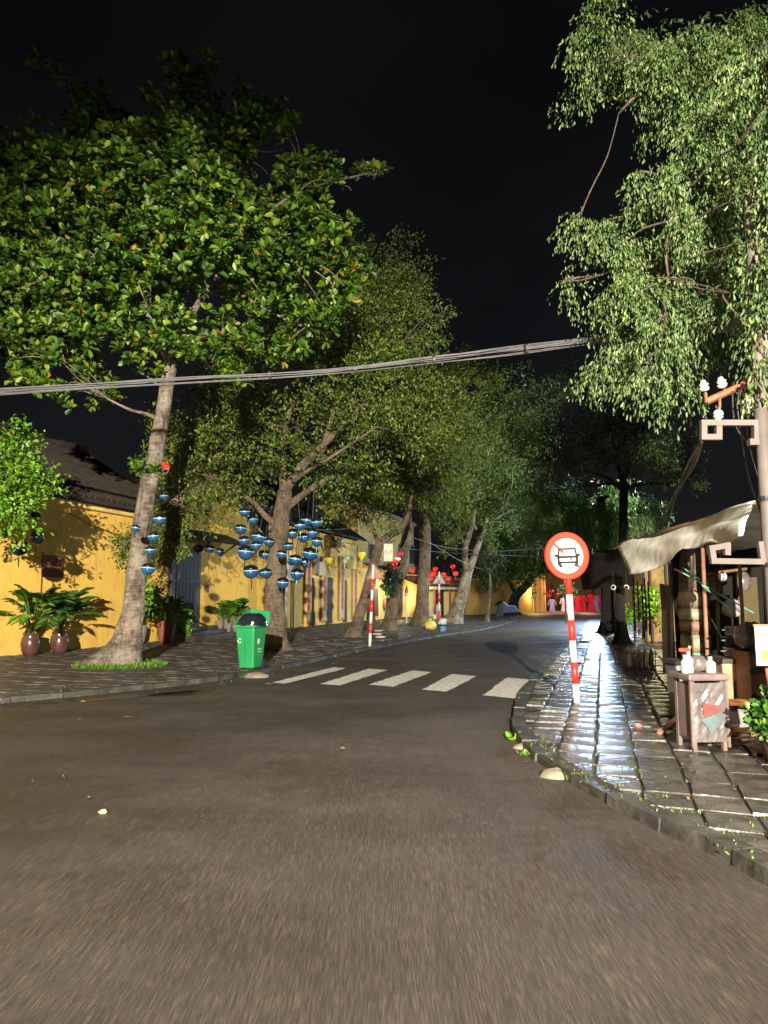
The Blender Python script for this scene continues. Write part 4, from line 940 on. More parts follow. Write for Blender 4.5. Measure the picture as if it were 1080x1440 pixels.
# hanging fern pot
bush('hanging_fern', 'dark fern with red blossoms hanging on the mottled trunk', 'plant', [(549, 808, 8), (545, 800, 6), (553, 812, 7), (548, 818, 5)], 29.4, 150, .20, .16, M['leaf_dark'], k=7, droop=.5)
c = P(549, 815, 29.4); t = thing('fern_basket', c, 'dark basket holding the hanging fern', 'basket'); MB().lathe([(.12, -.25), (.22, -.05), (.25, .1)], n=12).build('bowl', M['bluedark'], t, True)
for sg in (-1, 1): MB().tube([(sg * .22, 0, .1), (0, 0, .6)], .008, n=4).build('wire', M['cabledark'], t)
bush('red_blossom', 'clump of red blossoms above the hanging fern', 'flowers', [(546, 793, 4), (553, 792, 3)], 29.3, 26, .09, .5, M['red_cloth'], k=5)
c = P(546, 838, 29.75); t = tag(MB().box((0, 0, 0), (.12, .03, .18)).build('trunk_tag', mat('green_tag', (.08, .5, .15), .5), loc=c, bevel=.01), 'small green tag on the mottled trunk', 'tag')

# ------------------------------------------------------------------ signs and posts
def post(name, label, base, lean_top, r, bands, first='white', group=None):
    t = thing(name, base, label, 'traffic sign', group); d = lean_top - base; n = len(bands) - 1; cur = first
    for i in range(n):
        a, b = base + d * bands[i], base + d * bands[i + 1]; MB().tube([a - base, b - base], r, n=14).build('pole_band', M[cur], t, True); cur = 'red' if cur == 'white' else 'white'
    return t
# 1: no-car sign, right pavement
b0 = G(811.5, 990, KH); Yb = b0.y; top = P(797, 790, Yb); ts = (990 - np.array([990, 962, 932, 902, 873, 837, 780])) / 200.0
t = post('no_car_sign', 'round red-bordered no-cars sign on a leaning red and white banded pole on the wet pavement', b0, top, .046, list(ts), 'white')
fc = P(795, 782, Yb) - b0 + Vector((0, -.075, 0)); tilt = Matrix.Rotation(R(3.2), 3, 'Y') @ Matrix.Rotation(R(-2), 3, 'X')
sg_rot = (Matrix.Rotation(R(-3), 4, 'Y') @ Matrix.Rotation(R(12), 4, 'Z'))
face = bpy.data.objects.new('sign_face', None)
RS = .315
def disc(r0, r1, y0, y1, name, mt, par, off=(0, 0, 0), n=48):
    m = MB(); vs = []; fs = []
    for k in range(n):
        a = 2 * math.pi * k / n
        for r_, y_ in ((r0, y0), (r1, y0), (r1, y1), (r0, y1)): vs.append((math.cos(a) * r_, y_, math.sin(a) * r_))
    for k in range(n):
        k2 = (k + 1) % n
        for j in range(4): fs.append((k * 4 + j, k * 4 + (j + 1) % 4, k2 * 4 + (j + 1) % 4, k2 * 4 + j))
    m.add(vs, fs); o = m.build(name, mt, par); o.matrix_local = Matrix.Translation(fc + Vector(off)) @ sg_rot; return o
plate = disc(.0, RS, -.004, .004, 'sign_plate', M['white'], t)
b_ = disc(RS * .77, RS * 1.0, -.014, -.0045, 'red_border', M['signred'], t)
disc(RS * .985, RS * 1.03, -.016, .02, 'rim', M['red'], t)
back = disc(0, RS, -.004, .004, 'back_plate', M['rust'], t, off=(.05, .19, .015)); disc(RS * .97, RS * 1.02, -.01, .01, 'back_rim', M['red'], t, off=(.05, .19, .015))
def icon(shapes, name, mt, y0=-.0085, y1=-.0042):
    m = MB()
    for poly in shapes: m.prism([(x * RS, y0, z * RS) for x, z in poly], (0, y1 - y0, 0))
    o = m.build(name, mt, t); o.matrix_local = Matrix.Translation(fc) @ sg_rot; return o
def stroke(x0, z0, x1, z1, w_):
    d = Vector((x1 - x0, z1 - z0)); nrm = Vector((-d.y, d.x)).normalized() * w_ / 2; return [(x0 - nrm.x, z0 - nrm.y), (x1 - nrm.x, z1 - nrm.y), (x1 + nrm.x, z1 + nrm.y), (x0 + nrm.x, z0 + nrm.y)]
icon([stroke(-.56, .54, -.16, .14, .11), stroke(.14, -.13, .20, -.18, .14), stroke(.36, -.36, .57, -.53, .11)], 'red_slash', M['signred'], -.0080, -.0041)
K = [stroke(-.34, .30, .38, .30, .08), stroke(-.36, .33, -.40, -.03, .075), stroke(.40, .33, .45, -.03, .075), stroke(-.45, -.05, .50, -.05, .10), stroke(-.38, -.29, .44, -.29, .09), stroke(-.42, -.03, -.40, -.33, .11), stroke(.47, -.03, .45, -.33, .11),
     stroke(-.56, .04, -.42, .0, .12), stroke(.47, .0, .61, .04, .12), stroke(-.42, -.30, -.30, -.48, .13), stroke(.46, -.30, .36, -.48, .13), stroke(-.44, -.30, -.34, -.46, .06), stroke(-.24, -.46, -.36, -.40, .05)]
icon(K, 'car_symbol', M['black'], -.0110, -.0043)
def blob(cx, cz, r_, n=9): return [(cx + math.cos(2 * math.pi * k / n) * r_ * rnd.uniform(.6, 1.2), cz + math.sin(2 * math.pi * k / n) * r_ * rnd.uniform(.7, 1.2)) for k in range(n)]
icon([blob(-.06, .50, .085), blob(-.62, -.02, .08), stroke(.02, -.60, .10, -.46, .045), stroke(.06, -.54, .12, -.50, .05)], 'smudge', M['cloth_grey'], -.0072, -.0042)
# 2,3: triangle sign backs
def tri_sign(px, ybase, ytop, tip, ybot, halfw, mk, label, dpt=None, first='white', bands=None):
    b_ = G(px[0], ybase, KH); Y = b_.y; tp = P(px[1], ytop, Y); t = post('triangle_sign', label, b_, tp, .045, bands, first, 'triangle signs seen from behind')
    a, l, r_ = P(px[1] + tip, ytop + 1, Y + .06), P(px[1] + tip - halfw, ybot, Y + .06), P(px[1] + tip + halfw, ybot, Y + .06)
    rz_ = [v - b_ for v in (a, l, r_)]; MB().prism(rz_, (0, .012, 0)).build('sign_plate', M[mk], t, bevel=.003)
    m = MB(); c_ = sum(rz_, Vector()) / 3
    for i in range(3): m.tube([rz_[i] + (c_ - rz_[i]) * .04 + Vector((0, -.004, 0)), rz_[(i + 1) % 3] + (c_ - rz_[(i + 1) % 3]) * .04 + Vector((0, -.004, 0))], .012, n=5)
    m.build('rim', M['grey'] if mk == 'grey' else M['rust'], t); return t
tri_sign((520, 525), 909, 794, 3, 814, 13, 'brown_tri', 'rusty brown triangle sign seen from behind, on the nearer red and white post', bands=[0, .16, .28, .42, .56, .69, .82, 1.0])
tri_sign((617.2, 617.5), 884, 804, 0, 821, 10, 'grey', 'grey triangle sign seen from behind, on the farther red and white post', bands=[0, .12, .30, .46, .62, .78, .84, 1.0][::1])
c = G(572, 876, KH); t = thing('bollard_lamp', c, 'thin white post with small red and white head by the low shop', 'post')
MB().tube([(0, 0, 0), (-.05, 0, 1.5)], .035, n=8).build('pole', M['white'], t); MB().lathe([(.14, 1.5), (.16, 1.56), (.05, 1.68)], n=8).build('cap', M['white'], t); MB().lathe([(.10, 1.68), (.10, 1.8), (.02, 2.1)], n=8).build('finial', M['red'], t)

# ------------------------------------------------------------------ green wheelie bin
b0 = G(352, 941, KH); t = thing('wheelie_bin', b0, 'green plastic wheelie bin with a bulging black bag, lid folded back', 'bin', rz=R(-20))
def frust(m, w0, d0, w1, d1, z0, z1, cy0=0, cy1=0):
    vs = [(-w0 / 2, cy0 - d0 / 2, z0), (w0 / 2, cy0 - d0 / 2, z0), (w0 / 2, cy0 + d0 / 2, z0), (-w0 / 2, cy0 + d0 / 2, z0), (-w1 / 2, cy1 - d1 / 2, z1), (w1 / 2, cy1 - d1 / 2, z1), (w1 / 2, cy1 + d1 / 2, z1), (-w1 / 2, cy1 + d1 / 2, z1)]
    return m.add(vs, [(3, 2, 1, 0), (4, 5, 6, 7), (0, 1, 5, 4), (1, 2, 6, 5), (2, 3, 7, 6), (3, 0, 4, 7)])
frust(MB(), .38, .42, .50, .60, .03, .90, .02, 0).build('body', M['green_bin'], t, bevel=.035)
frust(MB(), .57, .67, .57, .67, .90, .96).build('rim', M['green_bin'], t, bevel=.012)
m = MB(); m.prism([(-.285, -.34, .962), (-.285, .34, .962), (-.285, .42, 1.30), (-.285, .10, 1.20)], (.02, 0, 0)); m.prism([(-.284, .345, .963), (.284, .345, .963), (.25, .425, 1.24), (-.284, .425, 1.30)], (0, .025, 0)); m.build('lid', M['green_bin'], t)
m = MB()
for z0, z1, wd in ((.12, .85, .40),):
    m.box((0, -.288, .48), (.015, .01, .6), rot=Matrix.Rotation(R(5.2), 3, 'X'))
m.build('rib', M['green_bin'], t)
for sx in (-1, 1): 
    o = MB().lathe([(.02, -.03), (.10, -.03), (.10, .03), (.02, .03)], n=14).build('wheel', M['black'], t); o.location = (sx * .23, .22, .10); o.rotation_euler = (0, R(90), 0)
m = MB(); prof = []
nb, nr = 20, 7
vs = []; fs = []
for i in range(nr):
    f = i / (nr - 1); rr = math.cos(f * math.pi / 2) ** .55 if i < nr - 1 else .02
    for k in range(nb):
        a = 2 * math.pi * k / nb; ex = .7; cx, cy = math.cos(a), math.sin(a); q = (abs(cx) ** 3 + abs(cy) ** 3) ** (-1 / 3)
        j = 1 + rnd.uniform(-.07, .07); vs.append((cx * q * (.28 if cx < 0 else .34) * rr * j, cy * q * .34 * rr * j + .02, .94 + .27 * math.sin(f * math.pi / 2) * rnd.uniform(.88, 1.12)))
for i in range(nr - 1):
    for k in range(nb): fs.append((i * nb + k, i * nb + (k + 1) % nb, (i + 1) * nb + (k + 1) % nb, (i + 1) * nb + k))
fs.append(tuple((nr - 1) * nb + k for k in range(nb))); m.add(vs, fs); o = m.build('bin_bag', M['bag'], None, True, sub=1)
o.location = b0; o.rotation_euler.z = R(-20); o.scale = (.88, .88, .92); t.scale = (.86, .86, .92); tag(o, 'shiny black rubbish bag bulging from the green bin', 'bag')
# emblem on the bin: small white recycling-like mark (three strokes)
m = MB()
for k in range(3):
    a = 2 * math.pi * k / 3 + .5; a2 = a + 1.5; m.box((-.14 + .035 * math.cos(a + .7), -.276, .62 + .045 * math.sin(a + .7)), (.055, .008, .018), rot=Matrix.Rotation(-(a + .7 + 1.57), 3, 'Y'))
m.build('emblem', M['posterw'], t)
m = MB()
for i, (dy, z_, l_) in enumerate(((-.10, .60, .12), (-.06, .62, .10), (-.10, .44, .03), (.0, .44, .10), (-.02, .38, .14))): m.box((.244, dy + .02, z_), (.008, .02 if i < 2 else l_, l_ if i < 2 else .018))
m.build('side_print', M['posterw'], t)
# ------------------------------------------------------------------ pots and plants left
def pot(px, ybase, hpx, wpx, mk, label, name='glazed_jar', group=None, style='jar'):
    b_ = G(px, ybase, KH); k = b_.y / 1000; h = hpx * k; r = wpx * k / 2; t = thing(name, b_, label, 'pot', group)
    prof = [(.62 * r, 0), (.85 * r, .2 * h), (r, .5 * h), (.93 * r, .8 * h), (.72 * r, .95 * h), (.78 * r, h)] if style == 'jar' else [(.6 * r, 0), (.8 * r, .3 * h), (.95 * r, .7 * h), (r, h)]
    MB().lathe(prof, n=18).build('body', M[mk], t, True); MB().lathe([(.78 * r, h - .02), (.84 * r, h), (.8 * r, h + .025), (.6 * r, h + .01)], n=18).build('rim', M[mk], t)
    MB().lathe([(.7 * r, h - .03), (.0, h + .02)], n=12).build('soil', M['bed'], t)
    return b_, h, t
def palm(c, h, n, L, label, nl=26, lw=.05, stem=.3, mt=None, group=None, fan=1.0):
    t = thing('potted_palm', c, label, 'plant', group); st = []; P_, D_, L_ = [], [], []
    for i in range(n):
        a = rnd.random() * 6.283; el = rnd.uniform(.35, 1.35); b_ = Vector((0, 0, 0)); d = Vector((math.cos(a) * math.cos(el) * fan, math.sin(a) * math.cos(el) * fan, math.sin(el))).normalized()
        Lf = L * rnd.uniform(.7, 1.1); pts = [Vector((0, 0, 0)), d * stem * .6 + Vector((0, 0, stem * .4))]
        for j in range(1, 6): pts.append(pts[-1] + (d * Lf / 5) + Vector((0, 0, -.06 * j * Lf / 2)))
        pp = smooth_path(pts, 3); st.append((pp, [.012 * (1 - .7 * k / len(pp)) for k in range(len(pp))]))
        for k in range(4, len(pp) - 1):
            tt = (pp[k + 1] - pp[k]).normalized(); s_ = tt.cross(Vector((0, 0, 1))).normalized()
            for sg in (-1, 1):
                for q in range(2):
                    P_.append(pp[k].lerp(pp[k + 1], q / 2)); D_.append(s_ * sg + tt * .7 + Vector((0, 0, -.25))); L_.append(Lf * .32 * rnd.uniform(.8, 1.1) * (1 - .4 * abs(k / len(pp) - .5)))
    join_tubes(st, 'stems', M['leaf_pot'], t, n=4); leaves('fronds', [tuple(p) for p in P_], [tuple(p) for p in D_], L_, lw * 3, mt or M['leaf_pot'], t); return t
b_, h_, _ = pot(42, 922, 29, 26, 'pot_brown', 'brown glazed jar under the broad palm, left of the pair', group='glazed jars by the yellow wall')
palm(b_ + Vector((0, 0, h_)), .6, 15, .9, 'broad-leafed palm in the left brown jar', lw=.055, stem=.75, mt=M['leaf_bright'])
b_, h_, _ = pot(83, 919, 29, 25, 'pot_brown', 'brown glazed jar under the feathery palm, right of the pair', group='glazed jars by the yellow wall')
palm(b_ + Vector((0, 0, h_)), .6, 26, 1.1, 'feathery palm in the right brown jar', lw=.03, stem=.6)
b_, h_, _ = pot(196, 905, 24, 20, 'pot_grey', 'grey pot partly behind the pale trunk', 'flower_pot', style='pot')
palm(b_ + Vector((0, 0, h_)), .6, 13, .8, 'broad green plant behind the pale trunk', lw=.08, stem=.4)
b_, h_, _ = pot(233, 905, 30, 26, 'pot_red', 'terracotta pot in the shade by the plank gate', 'flower_pot', style='pot')
palm(b_ + Vector((0, 0, h_)), .6, 14, .9, 'dark spiky plant in the terracotta pot', lw=.04, stem=.4)
bush('trailing_plant', 'bright trailing plant draping beside the terracotta pot', 'plant', [(252, 878, 9), (255, 892, 8), (250, 862, 8), (256, 900, 6)], 24.2, 220, .10, .5, M['leaf_bright'], droop=.6)
for i, (px, lb) in enumerate(((308, 'ribbed stone pot left of three by the steps'), (320, 'ribbed stone pot in the middle of three'), (332, 'ribbed stone pot at the right beside the bin'))):
    b_, h_, _ = pot(px, 894, 20, 12, 'pot_grey', lb, 'stone_pot', 'stone pots behind the bin', 'pot')
    if i != 1: palm(b_ + Vector((0, 0, h_)), .6, 9, .8, 'leafy dracaena in the %s stone pot' % ('left' if i == 0 else 'right'), lw=.16, stem=.35, fan=.9, mt=M['leaf_pot'])
b_ = G(320, 895, KH); palm(b_ + Vector((0, 0, .5)), .6, 15, 1.15, 'tall dracaena with long blades in the middle stone pot', lw=.15, stem=.3, fan=.6, mt=M['leaf_bright'])
bush('flowering_bush', 'bright green bush hanging over the left edge in front of the yellow wall', 'bush', [(5, 670, 32), (35, 690, 26), (20, 640, 24), (60, 700, 13), (30, 725, 16), (-25, 690, 40), (45, 660, 15), (10, 745, 12), (70, 680, 8), (5, 618, 12)], 14.6, 560, .12, .55, M['leaf_bright'], k=10, span=.5, jit=.4)
bush('wall_creeper', 'dark green creeper hanging from the eave beside the plank gate', 'creeper', [(235, 720, 20), (245, 745, 18), (215, 735, 18), (255, 765, 12), (230, 770, 14), (200, 760, 14), (175, 750, 10), (170, 780, 9), (205, 800, 9), (250, 720, 16), (215, 830, 6)], 20.0, 900, .10, .45, M['leaf_mid'], k=8, droop=.5, jit=.5)
bush('climbing_shrub', 'yellow-green shrub low on the wall right of the pale trunk', 'bush', [(208, 828, 8), (216, 845, 6), (200, 840, 6)], 19.5, 90, .14, .55, M['leaf_bright'], k=6)

# rocks, leaves on road
def rock(c, r, name, label, mk='rock', sz=.7):
    m = MB(); vs = []; fs = []; nn, nr = 12, 6
    for i in range(nr):
        a = (i / (nr - 1)) * math.pi / 2
        for k in range(nn): b = 2 * math.pi * k / nn; q = rnd.uniform(.88, 1.1); vs.append((math.cos(b) * math.cos(a) * r * q + 0, math.sin(b) * math.cos(a) * r * q * .8, math.sin(a) * r * sz * q))
    for i in range(nr - 1):
        for k in range(nn): fs.append((i * nn + k, i * nn + (k + 1) % nn, (i + 1) * nn + (k + 1) % nn, (i + 1) * nn + k))
    m.add(vs, fs); o = m.build(name, M[mk], None, True, loc=c, sub=1); return tag(o, label, 'rock')
rock(G(781, 1092), .14, 'boulder', 'rounded pale boulder against the corner of the right kerb', 'rock', .5)
rock(G(733, 1052), .09, 'boulder', 'small mossy stone at the kerb tip, by the green sprout', 'rock', .5)
rock(G(360, 952, 0), .27, 'kerb_ramp', 'flat pale stone ramp in the gutter below the green bin', 'concrete', .33)
def sprout(px, py, label, L=.1, n=16, mk='leaf_bright', z=0.0, name='weed', spread=.06):
    g_ = G(px, py, z); p = [(rnd.uniform(-spread, spread), rnd.uniform(-spread, spread), 0) for _ in range(n)]; d = [(rnd.uniform(-1, 1), rnd.uniform(-1, 1), rnd.uniform(.3, 1.2)) for _ in range(n)]
    t = leaves(name, p, d, [L * rnd.uniform(.6, 1.2) for _ in range(n)], .45, M[mk], None); t.location = g_; tag(t, label, 'weed')
sprout(721, 1040, 'bright green sprout at the tip of the kerb')
sprout(738, 1062, 'yellowish weed beside the small mossy stone', .05, 20, 'grass')
sprout(806, 1098, 'tuft of grass behind the pale boulder', .06, 26, 'grass')
def fallen(px, py, label, mk, L=.14, z=.008, name='fallen_leaf'):
    t = leaves(name, [(0, 0, 0)], [(rnd.uniform(-1, 1), rnd.uniform(-.4, .4), .02)], [L], .6, M[mk], None, fold=.1, curl=.02); t.location = G(px, py, z); t.name = name; tag(t, label, 'leaf')
fallen(138, 1142, 'pale yellow fallen leaf alone on the road at lower left', 'yellowbag', .06)
fallen(190, 1008, 'orange-yellow fallen leaf on the road near the left kerb', 'yellowbag', .16)
fallen(112, 986, 'small yellow leaf in the left gutter', 'posterY', .10)
fallen(383, 962, 'reddish leaf beside the first crossing stripe', 'pink', .14)
fallen(890, 1020, 'reddish leaf on the paving left of the cart, upper', 'pink', .10, KH + .025); fallen(890, 1031, 'reddish leaf on the paving left of the cart, lower', 'pink', .08, KH + .025)
# weeds in joints
n = 420; pp = []
while len(pp) < n:
    i = rnd.randrange(3, 24); a = kr[i]; x = a[0] + rnd.uniform(.1, .9) ** 2 * 1.0; y = a[1] + rnd.uniform(-.3, .3)
    pp.append((x, y, KH + .0))
wd = leaves('joint_moss', pp, rng.normal(size=(n, 3)) * .6 + np.array([0, 0, .8]), rng.uniform(.015, .04, n), .3, M['grass'], None); tag(wd, 'moss and tiny weeds along the joints of the right paving', 'moss', kind='stuff')

# litter near left trees
c = G(605, 886, KH); m = MB(); t = thing('plastic_bag', c, 'lumpy yellow plastic bag at the foot of the farther post', 'bag')
def lump(r, h, mt, par, name='body', seed=0, n=14, nr=7):
    q = random.Random(seed); m = MB(); vs = []; fs = []
    for i in range(nr):
        a = i / (nr - 1) * math.pi * .96 + .02; z = (1 - math.cos(a)) / 2 * h
        for k in range(n): b = 2 * math.pi * k / n; j = q.uniform(.8, 1.18); vs.append((math.cos(b) * math.sin(a) ** .6 * r * j, math.sin(b) * math.sin(a) ** .6 * r * j, z * q.uniform(.93, 1.07)))
    for i in range(nr - 1):
        for k in range(n): fs.append((i * n + k, i * n + (k + 1) % n, (i + 1) * n + (k + 1) % n, (i + 1) * n + k))
    m.add(vs, fs); return m.build(name, mt, par, True)
lump(.27, .42, M['yellowbag'], t, seed=3); MB().lathe([(.03, .38), (.08, .48), (.1, .5)], n=8).build('knot', M['yellowbag'], t)
c = G(623, 888, KH); t = thing('bucket', c, 'pale blue bucket stuffed with white bags beside the farther post', 'bucket'); MB().lathe([(.13, 0), (.17, .3), (.18, .31)], n=14).build('body', M['buck_blue'], t, True); MB().lathe([(.175, .22), (.185, .23), (.185, .29), (.175, .30)], n=14).build('label_band', M['navy'], t)
o = lump(.17, .26, M['white'], None, 'white_bag', 5); o.location = c + Vector((0, 0, .29)); tag(o, 'white plastic bag stuffed in the blue bucket', 'bag')
c = G(610, 880, KH); t = thing('cardboard_box', c + Vector((0, 0, .25)), 'small cream notice box fixed on the farther post', 'box'); MB().box((.1, 0, .2), (.24, .1, .22)).build('body', M['posterw'], t, bevel=.01)
for k, (px, py) in enumerate(((530, 893), (535, 897), (532, 888))):
    c = G(px, py, KH); t = thing('flat_stone', c, ('upper' if k == 2 else 'middle' if k == 0 else 'lower') + ' flat pale stone lying between the two leaning trunks', 'stone', 'flat stones by the leaning tree'); MB().lathe([(.16, 0), (.2, .03), (.17, .06), (.02, .065)], n=9, sy=.7).build('body', M['porc'], t)
# covered motorbike
c = G(712, 872, KH); t = thing('covered_motorbike', c, 'parked motorbike under a dark blue and grey cover by the far wall', 'motorbike', rz=R(20))
for x in (-.55, .55):
    m = MB(); m.tube([(x + math.cos(a) * .26, 0, .3 + math.sin(a) * .26) for a in [2 * math.pi * k / 16 for k in range(17)]], .05, n=6); m.build('wheel', M['black'], t)
MB().prism([(-.9, -.3, .35), (-.7, -.3, .95), (-.35, -.3, 1.25), (.0, -.3, .95), (.5, -.3, .95), (.95, -.3, .45)], (0, .6, 0)).build('cover', M['navy'], t, bevel=.08)
MB().prism([(-.95, -.36, .2), (-.72, -.36, .95), (-.4, -.36, 1.2), (-.35, -.36, .3)], (0, .05, 0)).build('cover_flap', M['canvas_dark'], t, bevel=.01)

# ------------------------------------------------------------------ right side: stall
def cyl(a, b, r, name, mt, par, n=10, r2=None): return MB().tube([a, b], [r, r if r2 is None else r2], n=n).build(name, mt, par, True)
# canopy
NY, NX = 26, 12
A, B = P(1064, 703, 7.1), P(867, 766, 11.6)
t = thing('stall_canopy', (A.x, A.y, 0), 'sagging beige canvas canopy with scalloped lower edge over the street stall', 'canopy'); g_ = t.location.copy()
low_px = [(1043, 752), (1020, 760), (1000, 757), (985, 768), (960, 772), (945, 790), (925, 797), (903, 806), (884, 806)]
vs = []
for i in range(NY + 1):
    f = i / NY; topp = A.lerp(B, f) + Vector((0, 0, -.06 * math.sin(f * math.pi) + .01 * math.sin(f * 17)))
    k = f * (len(low_px) - 1); j = min(int(k), len(low_px) - 2); q = k - j; lp = (low_px[j][0] * (1 - q) + low_px[j + 1][0] * q, low_px[j][1] * (1 - q) + low_px[j + 1][1] * q)
    low = P(lp[0], lp[1], 6.4 + (10.3 - 6.4) * f)
    for jx in range(NX + 1):
        h = jx / NX; p = topp.lerp(low, h); fold = .03 * math.sin(f * 9 + h * 3.0) + .025 * math.sin(f * 23 + h * 7) * h + .02 * math.sin(h * 11 + f * 3)
        vs.append(p + Vector((-.5, -.3, .6)) * fold + Vector((0, 0, .02 * math.sin(h * math.pi))) - g_)
fs = [(i * (NX + 1) + j, i * (NX + 1) + j + 1, (i + 1) * (NX + 1) + j + 1, (i + 1) * (NX + 1) + j) for i in range(NY) for j in range(NX)]
m = MB(); m.add(vs, fs); o = m.build('canvas', M['canvas'], t, True); sdm = o.modifiers.new('thick', 'SOLIDIFY'); sdm.thickness = .012
# back slope of the canopy
m = MB(); Bk1, Bk2 = A + Vector((1.6, .6, -.25)), B + Vector((1.8, .5, -.3)); m.add([A - g_, B - g_, Bk2 - g_, Bk1 - g_], [(0, 1, 2, 3)]); o = m.build('back_canvas', M['canvas'], t); sdm = o.modifiers.new('thick', 'SOLIDIFY'); sdm.thickness = .012
cyl(A - g_ + Vector((0, 0, -.02)), B - g_ + Vector((0, 0, -.02)), .02, 'ridge_pole', M['wood'], t)
for (px, yt, yb, r, mk, Y) in ((946, 792, 980, .022, 'grey', None), (990, 765, 940, .026, 'wood', 9.0)):
    bs = G(px, yb, KH) if Y is None else Vector((P(px, 850, Y).x, Y, KH)); tp = P(px - 2, yt, bs.y); cyl(bs - g_, tp - g_, r, 'pole', M[mk], t)
# ties
m = MB()
for a, b in (((987, 822), (1026, 857)), ((987, 822), (1060, 862)), ((950, 800), (990, 822)), ((960, 798), (985, 815)), ((1000, 870), (1020, 905))): m.tube([P(*a, 8.9) - g_, P(*b, 8.7) - g_], .008, n=4)
m.build('tie_rope', M['green_tie'], t)
cyl(P(948, 800, 9.0) - g_, P(975, 812, 9.0) - g_, .012, 'cross_bar', M['red'], t)

# wrapped tree trunk inside the stall
bx = P(985, 930, 9.4); b0 = Vector((bx.x, 9.4, KH)); t = thing('wrapped_trunk', b0, 'stubby trunk wrapped in tape and brown film behind the small cart', 'tree')
pts = [Vector((0, 0, -.05)), Vector((-.03, 0, .5)), Vector((-.06, 0, 1.0)), Vector((-.08, 0, 1.5)), Vector((-.06, 0, 1.9)), Vector((0, 0, 2.15))]
MB().tube(smooth_path(pts, 4), interp([.19, .17, .16, .15, .14, .12], 4), n=14, wob=.08).build('trunk', M['bark'], t, True)
for z0, z1, mk, r in ((.12, .62, 'cardboard', .185), (.66, .72, 'green_tie', .18), (.74, .95, 'tape', .18), (1.0, 1.12, 'wood', .185), (1.14, 1.28, 'tape', .185), (1.32, 1.5, 'tape', .18)):
    MB().lathe([(r, z0), (r * 1.04, (z0 + z1) / 2), (r, z1)], (-.05, 0, 0), n=14).build('wrapping', M[mk], t, True)

# small wrapped cart
c0 = G(992, 1056, KH); c = Vector((c0.x + .02, c0.y + .12, KH)); t = thing('drinks_cart', c, 'small wooden cart wrapped in clear film, bottles on its pinkish top', 'cart', rz=R(8)); t.scale = (.84, .84, .90)
W_, D_ = .42, .36
for sx in (-1, 1):
    for sy in (-1, 1): MB().box((sx * (W_ / 2 - .03), sy * (D_ / 2 - .03), .37), (.045, .045, .74)).build('leg', M['pinkwood'], t)
MB().box((0, 0, .40), (W_ - .03, D_ - .03, .56)).build('cabinet', M['pinkwood'], t, bevel=.01)
top = MB().box((0, 0, .755), (W_ + .07, D_ + .08, .07)).build('top', M['pinkwood'], t, bevel=.02)
m = MB(); nx, nz = 9, 11; vs = []
for i in range(nx + 1):
    for j in range(nz + 1): vs.append(((i / nx - .5) * (W_ - .02), -D_ / 2 - .012 - rnd.uniform(0, .02) * (0 < i < nx), .10 + j / nz * .60))
m.add(vs, [(i * (nz + 1) + j, (i + 1) * (nz + 1) + j, (i + 1) * (nz + 1) + j + 1, i * (nz + 1) + j + 1) for i in range(nx) for j in range(nz)]); m.build('film_front', M['wrap'], t)
MB().prism([(-.10, -D_ / 2 - .036, .50), (.14, -D_ / 2 - .036, .46), (.10, -D_ / 2 - .036, .40), (-.08, -D_ / 2 - .036, .36)], (0, .004, 0)).build('red_print', mat('faded_red_print', (.17, .05, .045), .4), t)
MB().prism([(-.12, -D_ / 2 - .037, .33), (.13, -D_ / 2 - .037, .41), (.13, -D_ / 2 - .037, .28), (-.02, -D_ / 2 - .037, .20)], (0, .004, 0)).build('grey_print', mat('faded_teal_print', (.08, .11, .11), .4), t)
MB().box((W_ / 2 + .012, 0, .40), (.02, D_, .58)).build('film_side', M['wrap'], t, bevel=.008)
for sx in (-1, 1): MB().box((sx * (W_ / 2 + .005), -D_ / 2 - .005, .38), (.03, .03, .68)).build('corner_strip', M['pinkwood'], t)
def bottle(p, h, r, label, mk='bottle', cap='white', spray=False, group=None):
    b = thing('bottle', p, label, 'bottle', group); MB().lathe([(r * .95, 0), (r, .03 * h), (r, .62 * h), (r * .4, .80 * h), (r * .36, .9 * h)], n=12).build('body', M[mk], b, True)
    MB().lathe([(r * .42, .9 * h), (r * .42, h)], n=8).build('cap', M[cap], b)
    if spray: MB().box((-.035, 0, h + .015), (.11, .03, .035)).build('spray_head', M['red'], b, bevel=.006); MB().tube([(0, 0, h), (.02, 0, h + .05)], .012, n=6).build('nozzle', M['white'], b)
rt = Matrix.Rotation(R(8), 3, 'Z'); T = lambda x, y, z: c + rt @ Vector((x * .84, y * .84, z * .90))
bottle(T(-.19, -.06, .79), .17, .040, 'white bottle at the left edge of the cart top'); bottle(T(-.12, -.02, .79), .20, .042, 'milky spray bottle with red trigger on the cart', spray=True); bottle(T(.12, -.06, .79), .15, .05, 'squat white cup on the right of the cart top')
o = lump(.1, .16, M['wrap'], None, 'film_bundle', 9); o.location = T(.0, .02, .79); tag(o, 'crumpled greenish film between the bottles on the cart', 'film')
# grey bin behind cart
c2 = G(962, 1016, KH); t = thing('grey_tub', c2 + Vector((.16, .28, 0)), 'grey plastic tub just behind the left of the cart', 'tub'); frust(MB(), .30, .30, .36, .36, 0, .64).build('body', M['grey'], t, bevel=.03); frust(MB(), .4, .4, .38, .38, .64, .69).build('lid', M['canvas_dark'], t, bevel=.01)
